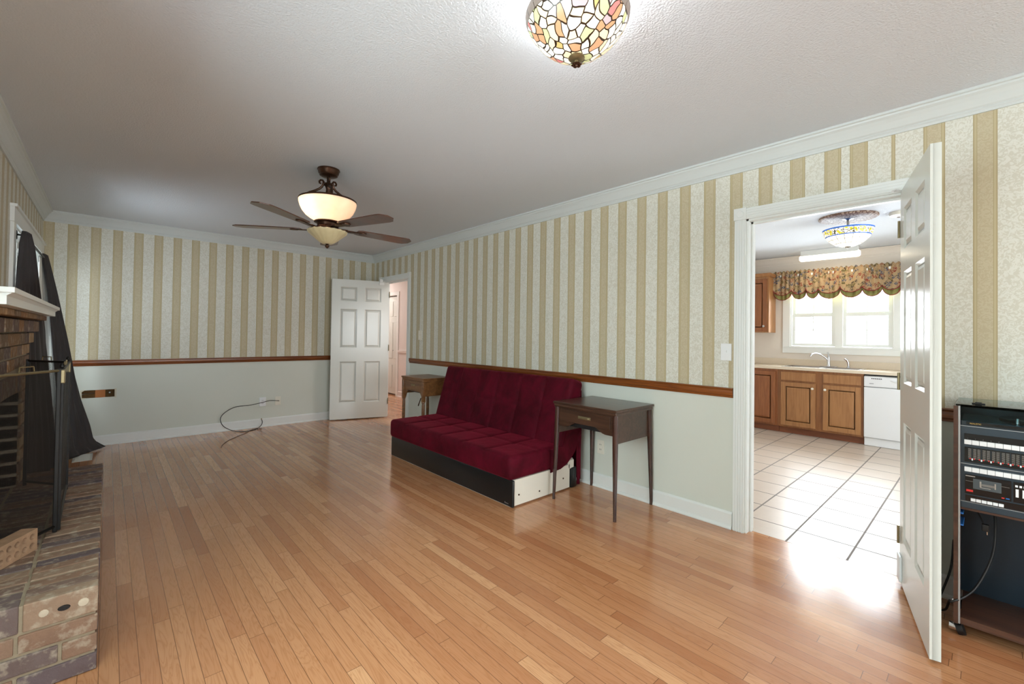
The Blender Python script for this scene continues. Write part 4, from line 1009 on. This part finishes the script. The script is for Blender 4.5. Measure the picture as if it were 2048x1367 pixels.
mb = MB(); mb.box(3.95, 5.85, KY0 - 0.052, KY0 - 0.048, 0.1, 2.05); mb.done('pane', M['glass'], pd)
for nm, args in (('added_window_rear', ('y', -0.2, 2.8, 0.6, 2.1)), ('added_window_side', ('x', 0.3, 1.9, 0.55, 2.1))):  # unseen rear and side windows, added for the room light
    wv = thing(nm, None, None, (0, 0, 0), kind='structure'); ax, a, b, z0, z1 = args; n_ = 3 if ax == 'y' else 2
    mb = MB(); pl = YR - 0.06 if ax == 'y' else -L - 0.06
    def bb(u0, u1, za, zb):
        if ax == 'y': mb.box(u0, u1, pl - 0.015, pl + 0.015, za, zb)
        else: mb.box(pl - 0.015, pl + 0.015, u0, u1, za, zb)
    for i in range(n_ + 1): u = a + (b - a) * i / n_; bb(max(a, u - 0.03), min(b, u + 0.03), z0, z1)
    bb(a, b, z0, z0 + 0.05); bb(a, b, z1 - 0.05, z1); bb(a, b, (z0 + z1) / 2 - 0.02, (z0 + z1) / 2 + 0.02)
    mb.done('window_frame', M['white'], wv)
    mb = MB()
    if ax == 'y': mb.box(a, b, pl - 0.002, pl + 0.002, z0, z1)
    else: mb.box(pl - 0.002, pl + 0.002, a, b, z0, z1)
    mb.done('pane', M['glass'], wv)

# valance
vl = thing('window_valance', 'scalloped floral valance with olive lining above the kitchen window', 'valance', (7.215, 0, 0))
VY0, VY1 = 0.50, 2.135
nodes = [VY1, 1.90, 1.72, 1.58, 1.33, 1.10, 0.90, 0.72, VY0]
def scal(y, zn, dz):
    for a, b in zip(nodes, nodes[1:]):
        if b <= y <= a + 1e-6:
            t = (a - y) / (a - b); return zn - dz * math.sqrt(max(0, 1 - (2 * t - 1) ** 2)) * (0.75 + 0.25 * (a - b) / 0.25)
    return zn
def gath(y, v): return 0.012 * sin(y * 95 + 2 * sin(y * 13)) * (1 - 0.4 * v) + 0.010 * sin(y * 31 + 1)
def vf(u, v):
    y = VY0 + (VY1 - VY0) * u; top = 2.245 + 0.010 * sin(y * 120); z = top * (1 - v) + scal(y, 1.985, 0.085) * v
    return Vector((-0.012 - 0.02 * v + gath(y, v), y, z))
mb = MB(); mb.grid(vf, 260, 16); mb.done('floral_skirt', M['floral'], vl, True)
def vg(u, v):
    y = VY0 + (VY1 - VY0) * u; z = 2.20 * (1 - v) + scal(y, 1.945, 0.115) * v
    return Vector((0.006 + gath(y, v) - 0.012 * v, y, z))
mb = MB(); mb.grid(vg, 260, 12); mb.done('lining', M['olive'], vl, True, 'olive green lining')
mb = MB(); mb.tube([vf(i / 260, 1) for i in range(261)], 0.005, 6); mb.tube([vg(i / 260, 1) for i in range(261)], 0.005, 6); mb.done('piping', M['piping'], vl, True, 'burgundy piping')
mb = MB(); mb.box(0.0, 0.085, VY0 + 0.02, VY1 - 0.02, 2.17, 2.20); mb.done('rod', M['white'], vl)

# fluorescent fixture on ceiling over the sink
fx_ = thing('fluorescent_light', 'lit white fluorescent fixture above the kitchen valance', 'ceiling light', (6.97, 1.415, 2.40))
mb = MB(); mb.tube([(0, -0.33, -0.03), (0, -0.31, -0.03), (0, 0.31, -0.03), (0, 0.33, -0.03)], [0.03, 0.045, 0.045, 0.03], 16); mb.done('lens', M['tube'], fx_, True)
mb = MB(); mb.box(-0.05, 0.05, -0.31, 0.31, -0.005, 0.065); mb.done('base', M['white'], fx_)
area('fluorescent_tube', (6.97, 1.415, 2.32), (0, 0, 0), 0.08, 0.6, 2.0, (1, 0.86, 0.62))

# kitchen ceiling light with medallion
KL = (5.297, 0.922)
kl = thing('kitchen_ceiling_light', 'blue rimmed stained glass bowl light hanging in the kitchen', 'ceiling light', (KL[0], KL[1], 2.344))
mb = MB(); mb.lathe([(0.205, 0.0), (0.200, -0.02), (0.186, -0.055), (0.165, -0.090), (0.135, -0.120), (0.10, -0.145), (0.06, -0.160), (0.03, -0.166)], n=64); mb.done('glass_shade', M['bluebowl'], kl, True, solid=0.004)
mb = MB(); mb.lathe([(0.001, 0.118), (0.045, 0.118), (0.045, 0.10), (0.010, 0.09), (0.010, -0.16), (0.028, -0.165), (0.022, -0.175), (0.010, -0.182), (0.001, -0.188)], n=20); mb.done('stem', M['steel'], kl, True)
md = MB(); md.lathe([(0.235, 2.468), (0.238, 2.455), (0.225, 2.447), (0.10, 2.452), (0.06, 2.445), (0.03, 2.447)], (KL[0], KL[1], 0), 64)
tag(md.done('ceiling_medallion', M['medal'], None, True), 'ornate round ceiling medallion above the blue rimmed light', 'medallion')
for k in range(2): point('kitchen_bulb', (KL[0] + 0.07 * (2 * k - 1), KL[1], 2.265), 2.2, (0.97, 0.98, 1.0), 0.03)
sd = thing('smoke_detector', 'round white smoke detector on the kitchen ceiling', 'smoke detector', (5.42, 0.545, 2.467))
mb = MB(); mb.lathe([(0.085, 0.0), (0.088, -0.012), (0.080, -0.032), (0.05, -0.040), (0.001, -0.040)], n=32); mb.done('housing', M['plastic'], sd, True)
mb = MB(); mb.lathe([(0.012, -0.040), (0.012, -0.044), (0.001, -0.045)], (0.03, 0.02, 0), 12); mb.done('test_button', M['bronze'], sd)

# base cabinets
CXF, CT = 6.74, 0.858
def cab_door(parent, y0, y1, z0, z1, mat, knob=None, x=CXF, nm='door'):
    mb = MB(); t = 0.018; fr = 0.055
    q = x - t
    mb.box(q + 0.006, x - 0.0005, y0, y1, z0, z1)
    mb.box(q - 0.004, q + 0.006, y0, y0 + fr, z0, z1, 0.002); mb.box(q - 0.004, q + 0.006, y1 - fr, y1, z0, z1, 0.002)
    mb.box(q - 0.004, q + 0.006, y0 + fr, y1 - fr, z0, z0 + fr, 0.002); mb.box(q - 0.004, q + 0.006, y0 + fr, y1 - fr, z1 - fr, z1, 0.002)
    # raised field with wide sloping margins inside the frame
    rings = []
    for ins, d in ((fr + 0.004, q + 0.006), (fr + 0.012, q + 0.006), (fr + 0.014, q + 0.003), (fr + 0.034, q - 0.001)):
        rings.append([mb.bm.verts.new(p) for p in ((d, y0 + ins, z0 + ins), (d, y1 - ins, z0 + ins), (d, y1 - ins, z1 - ins), (d, y0 + ins, z1 - ins))])
    for A, B in zip(rings, rings[1:]):
        for k_ in range(4): mb.bm.faces.new((A[k_], A[(k_ + 1) % 4], B[(k_ + 1) % 4], B[k_]))
    mb.bm.faces.new(rings[-1])
    o = mb.done(nm, mat, parent)
    if knob:
        k = MB(); k.lathe([(0.005, 0), (0.006, 0.012), (0.015, 0.018), (0.015, 0.026), (0.004, 0.031)], n=16, mat=Matrix.Translation((x - t - 0.004, knob[0], knob[1])) @ Matrix.Rotation(radians(-90), 4, 'Y')); k.done('knob', knob[2], o, True)
    return o
def cab_box(name, label, y0, y1, mat):
    t = thing(name, label, 'cabinet', (0, 0, 0))
    mb = MB(); mb.box(CXF, KX - 0.001, y0, y1, 0.09, CT); mb.done('carcass', M['cabframe'] if mat is M['cab'] else mat, t)
    mb = MB(); mb.box(CXF + 0.06, KX - 0.05, y0, y1, 0.002, 0.09); mb.done('toe_kick', M['kick'], t)
    return t
c1 = cab_box('base_cabinet', 'red brown oak base cabinet at the left end of the kitchen counter', 1.935, 2.89, M['cabred'])
cab_door(c1, 1.962, 2.30, 0.115, 0.825, M['cabred'], None)
c2 = cab_box('base_cabinet', 'honey oak double door cabinet under the kitchen sink', 1.014, 1.933, M['cab'])
for (a, b) in ((1.50, 1.895), (1.035, 1.42)):
    mb = MB(); mb.box(CXF - 0.018, CXF - 0.0005, a, b, 0.715, 0.828, 0.004); mb.done('false_drawer_front', M['cab'], c2)
cab_door(c2, 1.50, 1.895, 0.115, 0.692, M['cab'], (1.53, 0.63, M['plastic'])); cab_door(c2, 1.035, 1.42, 0.115, 0.692, M['cab'], (1.395, 0.63, M['plastic']))
c3 = cab_box('base_cabinet', 'honey oak base cabinet right of the dishwasher', -0.20, 0.40, M['cab']); cab_door(c3, -0.17, 0.37, 0.115, 0.825, M['cab'], None)
dw = thing('dishwasher', 'white dishwasher beside the honey oak sink cabinet', 'dishwasher', (0, 0, 0))
mb = MB(); mb.box(CXF + 0.02, KX - 0.02, 0.408, 1.008, 0.005, 0.838); mb.done('body', M['appl'], dw)
mb = MB(); mb.box(CXF - 0.022, CXF + 0.02, 0.408, 1.008, 0.105, 0.705, 0.006); mb.done('door', M['appl'], dw)
mb = MB(); mb.box(CXF - 0.026, CXF + 0.02, 0.408, 1.008, 0.712, 0.835, 0.008); pnl = mb.done('control_panel', M['appl'], dw)
for i in range(6):
    mb = MB(); mb.box(CXF - 0.0285, CXF - 0.026, 0.925 - i * 0.017, 0.937 - i * 0.017, 0.806, 0.816, 0.001); mb.done('button', M['black'], pnl)
mb = MB(); mb.box(CXF - 0.0275, CXF - 0.026, 0.915, 0.955, 0.748, 0.753); mb.done('badge', M['grey'], pnl)
mb = MB(); mb.tube([(CXF - 0.026, 0.76, 0.80), (CXF - 0.034, 0.72, 0.785), (CXF - 0.036, 0.6, 0.782), (CXF - 0.034, 0.48, 0.785), (CXF - 0.026, 0.44, 0.80)], 0.008, 8); mb.done('handle', M['appl'], dw, True)
mb = MB(); mb.box(CXF + 0.01, CXF + 0.03, 0.412, 1.004, 0.005, 0.095); mb.done('kick_plate', M['appl'], dw)
mb = MB(); mb.box(CXF + 0.03, CXF + 0.05, 0.41, 1.006, 0.836, 0.858); mb.done('gap_strip', M['black'], dw)
ct = thing('countertop', 'beige laminate kitchen countertop with backsplash', 'countertop', (0, 0, 0))
mb = MB(); 
for (a, b, c, d) in ((CXF - 0.03, KX, 1.90, 2.89), (CXF - 0.03, KX, -0.2, 1.06), (CXF - 0.03, 6.80, 1.06, 1.90), (7.20, KX, 1.06, 1.90)): mb.box(a, b, c, d, CT + 0.001, CT + 0.037)
bmesh.ops.remove_doubles(mb.bm, verts=mb.bm.verts, dist=1e-4); mb.done('slab', M['laminate'], ct)
mb = MB(); mb.box(KX - 0.02, KX - 0.0005, -0.2, 2.89, CT + 0.037, 0.985, 0.003); mb.done('backsplash', M['laminate'], ct)
sk = thing('kitchen_sink', 'stainless double bowl sink set in the counter under the window', 'sink', (0, 0, 0))
mb = MB(); z = CT + 0.038
mb.box(6.79, 6.82, 1.05, 1.91, z, z + 0.004); mb.box(7.14, 7.215, 1.05, 1.91, z, z + 0.004); mb.box(6.82, 7.14, 1.05, 1.08, z, z + 0.004); mb.box(6.82, 7.14, 1.88, 1.91, z, z + 0.004); mb.box(6.82, 7.14, 1.46, 1.49, z, z + 0.004); mb.done('rim', M['steel'], sk)
for (a, b) in ((1.08, 1.46), (1.49, 1.88)):
    mb = MB(); mb.box(6.818, 6.822, a, b, z - 0.16, z + 0.002); mb.box(7.138, 7.142, a, b, z - 0.16, z + 0.002); mb.box(6.82, 7.14, a, a + 0.004, z - 0.16, z + 0.002); mb.box(6.82, 7.14, b - 0.004, b, z - 0.16, z + 0.002); mb.box(6.82, 7.14, a, b, z - 0.164, z - 0.16); mb.done('basin', M['steel'], sk)
fc = thing('faucet', 'chrome gooseneck kitchen faucet behind the sink', 'faucet', (7.16, 1.45, z + 0.004))
mb = MB(); mb.box(-0.025, 0.025, -0.10, 0.10, 0.0, 0.010, 0.004); mb.lathe([(0.024, 0.01), (0.022, 0.02), (0.018, 0.05), (0.018, 0.12), (0.012, 0.145)], n=20); mb.done('body', M['chrome'], fc, True)
mb = MB(); mb.tube([(0, 0.0, 0.08), (-0.015, 0.035, 0.125), (-0.04, 0.08, 0.165), (-0.07, 0.125, 0.18), (-0.10, 0.16, 0.172), (-0.115, 0.178, 0.15), (-0.118, 0.182, 0.135)], 0.0095, 12); mb.done('spout', M['chrome'], fc, True)
mb = MB(); mb.tube([(0, 0, 0.14), (0.0, 0.005, 0.165), (0.005, 0.012, 0.20)], [0.012, 0.007, 0.009], 10); mb.done('lever', M['chrome'], fc, True)
sp_ = thing('sink_sprayer', 'chrome side sprayer right of the kitchen faucet', 'sprayer', (7.16, 1.235, z + 0.004))
mb = MB(); mb.lathe([(0.022, 0), (0.020, 0.01), (0.013, 0.018), (0.012, 0.03)], n=16); mb.done('base', M['chrome'], sp_, True)
mb = MB(); mb.tube([(0, 0, 0.025), (0, 0.004, 0.07), (-0.01, 0.018, 0.105), (-0.02, 0.04, 0.118)], [0.012, 0.014, 0.013, 0.012], 10); mb.done('head', M['chrome'], sp_, True)
# upper cabinet
uc = thing('wall_cabinet', 'honey oak wall cabinet left of the kitchen window', 'cabinet', (0, 0, 0))
mb = MB(); mb.box(7.0, KX - 0.001, 2.133, 2.89, 1.36, 2.18); mb.done('carcass', M['cab'], uc)
mb = MB(); mb.prism([(7.0, 2.165), (6.985, 2.17), (6.965, 2.205), (6.955, 2.215), (7.3, 2.215), (7.3, 2.165)], 2.105, 2.89, 'y'); mb.done('cornice', M['cab'], uc)
cab_door(uc, 2.155, 2.60, 1.375, 2.135, M['cabred'], (2.19, 1.45, M['steel']), x=7.0)

# ------------------------------------------------------------------ stereo rack
RX0, RX1, RY0, RY1 = 2.70, 3.02, -0.44, 0.0985
rk = thing('stereo_rack', 'walnut veneer stereo rack on casters behind the open kitchen door', 'stereo rack', (0, 0, 0))
for (a, b, c, d) in ((RY1 - 0.014, RY1, RY1 - 0.0205, RY1 - 0.0142), (RY0, RY0 + 0.014, RY0 + 0.0142, RY0 + 0.0205)):
    mb = MB(); mb.box(RX0, RX1, a, b, 0.055, 0.985); sp = mb.done('side_panel', M['rackwood'], rk)
    mb = MB(); mb.box(RX0 - 0.001, RX0 + 0.012, c, d, 0.058, 0.986, 0.001); mb.done('front_trim', M['alu'], sp, label='silver front edging')
mb = MB(); mb.box(RX0 + 0.004, RX1, RY0 + 0.014, RY1 - 0.021, 0.058, 0.085); mb.done('bottom_shelf', M['rackwood'], rk)
mb = MB(); mb.box(RX1 - 0.012, RX1 - 0.002, RY0 + 0.014, RY1 - 0.014, 0.085, 0.985); mb.done('back_panel', M['rackin'], rk)
mb = MB(); mb.box(RX0 + 0.02, RX1 - 0.012, RY0 + 0.014, RY1 - 0.014, 0.542, 0.553); mb.done('middle_shelf', M['rackwood'], rk)
mb = MB(); mb.box(RX0 - 0.002, RX1 + 0.005, RY0 + 0.006, RY1 - 0.006, 0.989, 0.994, 0.001); lid = mb.done('glass_top', M['smoke'], rk, label='smoked glass top')
mb = MB(); mb.box(RX0 + 0.06, RX0 + 0.075, 0.005, 0.045, 0.994, 0.998, 0.001); mb.box(RX0 + 0.062, RX0 + 0.073, 0.015, 0.035, 0.994, 1.002, 0.001); mb.done('glass_clip', M['black'], lid)
for zz in (0.470, 0.520):  # two narrow blue strips inside the rack
    mb = MB(); mb.box(RX0 + 0.02, RX0 + 0.14, RY1 - 0.030, RY1 - 0.014, zz, zz + 0.007, 0.001); mb.done('blue_strip', M['blue'], rk, label='small blue strip')
for (a, b) in ((RX0 + 0.03, RY1 - 0.02), (RX0 + 0.03, RY0 + 0.02), (RX1 - 0.03, RY1 - 0.02), (RX1 - 0.03, RY0 + 0.02)):
    mb = MB(); mb.lathe([(0.012, -0.012), (0.026, -0.011), (0.027, 0.0), (0.026, 0.011), (0.012, 0.012)], n=24, mat=Matrix.Translation((a, b, 0.027)) @ Matrix.Rotation(radians(70), 4, 'X')); cs = mb.done('caster', M['black'], rk, True)
    mb = MB(); mb.lathe([(0.001, -0.014), (0.016, -0.013), (0.016, -0.034), (0.001, -0.035)], n=20, mat=Matrix.Translation((a, b, 0.027)) @ Matrix.Rotation(radians(-90), 4, 'X') @ Matrix.Diagonal((1, 1, -1, 1))); mb.box(a - 0.006, a + 0.006, b - 0.006, b + 0.006, 0.04, 0.058); mb.done('axle', M['chrome'], cs, True)
st = thing('stereo_system', 'black stereo with turntable, equalizer and cassette deck in the rack', 'stereo', (RX0, 0, 0))
IY1, IY0 = RY1 - 0.0215, RY0 + 0.0215
mb = MB(); mb.box(0.012, 0.28, IY0, IY1, 0.555, 0.925, 0.003); mb.box(0.004, 0.012, IY0, IY1, 0.585, 0.905); mb.box(-0.002, 0.012, IY0, IY1, 0.556, 0.582, 0.003); mb.done('body', M['stereo'], st)
for zz in (0.902, 0.742, 0.582):
    mb = MB(); mb.box(0.0, 0.004, IY0, IY1, zz, zz + 0.0022); mb.done('silver_line', M['alu'], st)
# turntable section
mb = MB(); mb.lathe([(0.001, 0), (0.125, 0), (0.128, 0.006), (0.126, 0.012), (0.11, 0.014), (0.001, 0.014)], (0.15, -0.16, 0.926), 48); tt = mb.done('platter', M['gloss'], st, True)
mb = MB(); mb.lathe([(0.003, 0.0), (0.003, 0.012), (0.001, 0.013)], (0.15, -0.16, 0.94), 12); mb.done('spindle', M['chrome'], tt)
mb = MB(); mb.lathe([(0.007, 0), (0.007, 0.022), (0.004, 0.024)], (0.05, -0.085, 0.926), 14); mb.done('tonearm_rest', M['chrome'], st, True)
mb = MB(); mb.box(0.004, 0.008, IY0, IY1, 0.926, 0.984); mb.box(0.008, 0.27, IY1 - 0.004, IY1, 0.926, 0.984); mb.box(0.004, 0.27, IY0, IY1, 0.982, 0.986); mb.done('dust_cover', M['smoke'], st, label='clear smoked dust cover')
mb = MB(); mb.box(-0.0005, 0.004, IY0, 0.060, 0.910, 0.922); stp = mb.done('name_strip', M['gloss'], st)
def text(body, size, y, z, mat, parent, name='lettering', x=-0.0008, sx=1.0):
    cu = bpy.data.curves.new(name, 'FONT'); cu.body = body; cu.size = size; cu.extrude = 0.0002; cu.align_x = 'LEFT'
    tmp = bpy.data.objects.new(name + '_tmp', cu); COL.objects.link(tmp)
    dg = bpy.context.evaluated_depsgraph_get(); me = bpy.data.meshes.new_from_object(tmp.evaluated_get(dg))
    bpy.data.objects.remove(tmp); bpy.data.curves.remove(cu)
    me.materials.clear(); me.materials.append(mat)
    o = bpy.data.objects.new(name, me); COL.objects.link(o); o.parent = parent
    # text +x -> world -y, text +y -> world +z, normal -> -x
    o.matrix_local = Matrix(((0, 0, -1, x), (-sx, 0, 0, y), (0, 1, 0, z), (0, 0, 0, 1)))
    return o
text('REALISTIC', 0.0075, 0.050, 0.9135, M['gold'], stp)
# push button rows
mb = MB(); mb.box(-0.001, 0.004, IY0 + 0.02, 0.066, 0.847, 0.872); mb.done('tuner_display', M['gloss'], st)
for i in range(9):
    mb = MB(); y1_ = 0.0660 - i * 0.0222; mb.box(-0.006, 0.004, y1_ - 0.0212, y1_, 0.827, 0.846, 0.001); mb.done('preset_button', M['plasticw'], st)
for i, ch in enumerate('12345'): text(ch, 0.005, 0.057 - i * 0.0222, 0.850, M['alu'], st, x=-0.0018)
mb = MB(); mb.box(-0.001, 0.004, IY0 + 0.02, 0.065, 0.752, 0.815); eq = mb.done('equalizer_panel', M['gloss'], st)
for i in range(10):
    yc = 0.0425 - i * 0.0268
    mb = MB(); mb.box(-0.0016, -0.001, yc - 0.0008, yc + 0.0008, 0.757, 0.812); mb.done('slider_slot', M['stereo'], eq)
    mb = MB(); mb.box(-0.008, -0.001, yc - 0.0022, yc + 0.0022, 0.762, 0.769, 0.0005); mb.done('slider_knob', M['plasticw'], eq)
    mb = MB()
    for k in range(11):
        for s_ in (-1, 1): mb.box(-0.0014, -0.001, yc + s_ * 0.0075 - 0.0045, yc + s_ * 0.0075 + 0.0045, 0.768 + k * 0.004, 0.769 + k * 0.004)
    mb.done('scale_mark', M['steel'], eq)
    mb = MB()
    for s_ in (-1, 1): mb.box(-0.0016, -0.001, yc + s_ * 0.006 - 0.0018, yc + s_ * 0.006 + 0.0018, 0.765, 0.770)
    mb.done('red_mark', M['red'], eq)
for i in range(9):
    mb = MB(); y1_ = 0.0655 - i * 0.0222; mb.box(-0.006, 0.004, y1_ - 0.0212, y1_, 0.712, 0.731, 0.001); mb.done('selector_button', M['plasticw'], st)
mb = MB(); mb.box(-0.003, 0.004, -0.066, 0.064, 0.618, 0.700, 0.001); ck = mb.done('cassette_door', M['gloss'], st)
mb = MB(); mb.box(-0.0042, -0.003, -0.040, 0.040, 0.644, 0.686); wn = mb.done('cassette_window', M['grey'], ck)
mb = MB()
for k in range(14): mb.box(-0.0050, -0.0042, -0.020 + k * 0.0028, -0.0188 + k * 0.0028, 0.660, 0.669)
mb.box(-0.0050, -0.0042, 0.016, 0.021, 0.655, 0.678); mb.box(-0.0050, -0.0042, -0.025, -0.021, 0.655, 0.678); mb.box(-0.0050, -0.0042, -0.010, 0.020, 0.652, 0.6545)
mb.done('tape_gauge', M['steel'], wn)
mb = MB(); mb.box(-0.004, -0.003, 0.040, 0.060, 0.6285, 0.637); mb.box(-0.004, -0.003, -0.048, -0.040, 0.625, 0.629); mb.done('red_label', M['red'], ck)
mb = MB(); mb.box(-0.004, -0.003, -0.062, -0.052, 0.625, 0.629); mb.done('blue_label', M['blue'], ck)
mb = MB(); mb.box(-0.0036, -0.003, 0.034, 0.062, 0.692, 0.6955); mb.box(-0.0036, -0.003, -0.062, 0.062, 0.672, 0.6728); mb.done('deck_print', M['steel'], ck)
mb = MB(); mb.box(-0.002, 0.004, -0.20, -0.072, 0.618, 0.700); lv = mb.done('level_meter', M['gloss'], st)
mb = MB()
for k in range(3): mb.box(-0.003, -0.002, -0.084 - k * 0.011, -0.077 - k * 0.011, 0.680, 0.688)
mb.box(-0.003, -0.002, -0.086, -0.078, 0.640, 0.672); mb.box(-0.003, -0.002, -0.104, -0.096, 0.640, 0.672); mb.done('meter_bars', M['plasticw'], lv)
mb = MB(); mb.box(-0.001, 0.004, IY0 + 0.02, 0.063, 0.588, 0.612); mb.done('key_strip', M['gloss'], st)
for i in range(6):
    mb = MB(); y1_ = 0.047 - i * 0.0158; mb.box(-0.008, -0.001, y1_ - 0.0142, y1_, 0.590, 0.602, 0.001); mb.done('transport_key', M['plasticw'], st)
# power cord
cb = MB()
cb.cord([(2.93, -0.02, 0.54), (2.90, -0.025, 0.46), (2.86, -0.02, 0.36), (2.82, 0.0, 0.28), (2.77, 0.035, 0.20), (2.72, 0.070, 0.165), (2.690, 0.098, 0.150), (2.72, 0.105, 0.13), (2.80, 0.115, 0.10), (2.86, 0.13, 0.03), (2.90, 0.16, 0.006), (2.96, 0.15, 0.05), (3.03, 0.12, 0.16), (3.04, 0.11, 0.30)], 0.0045, 8)
pc = tag(cb.done('power_cord', M['cablem'], None, True), 'black power cord hanging through the rack and out past its side', 'cord')
cb = MB(); cb.tube([(2.92, 0.04, 0.54), (2.90, 0.03, 0.50), (2.88, 0.01, 0.455)], 0.003, 6); cb.box(2.865, 2.885, -0.006, 0.016, 0.425, 0.455, 0.003); pg = tag(cb.done('plug_lead', M['cablem'], None, True), 'short black lead with a two pin plug dangling inside the rack', 'cord')
cb = MB(); cb.box(2.868, 2.872, -0.002, 0.001, 0.412, 0.426); cb.box(2.878, 2.882, -0.002, 0.001, 0.412, 0.426); cb.done('prong', M['chrome'], pg)
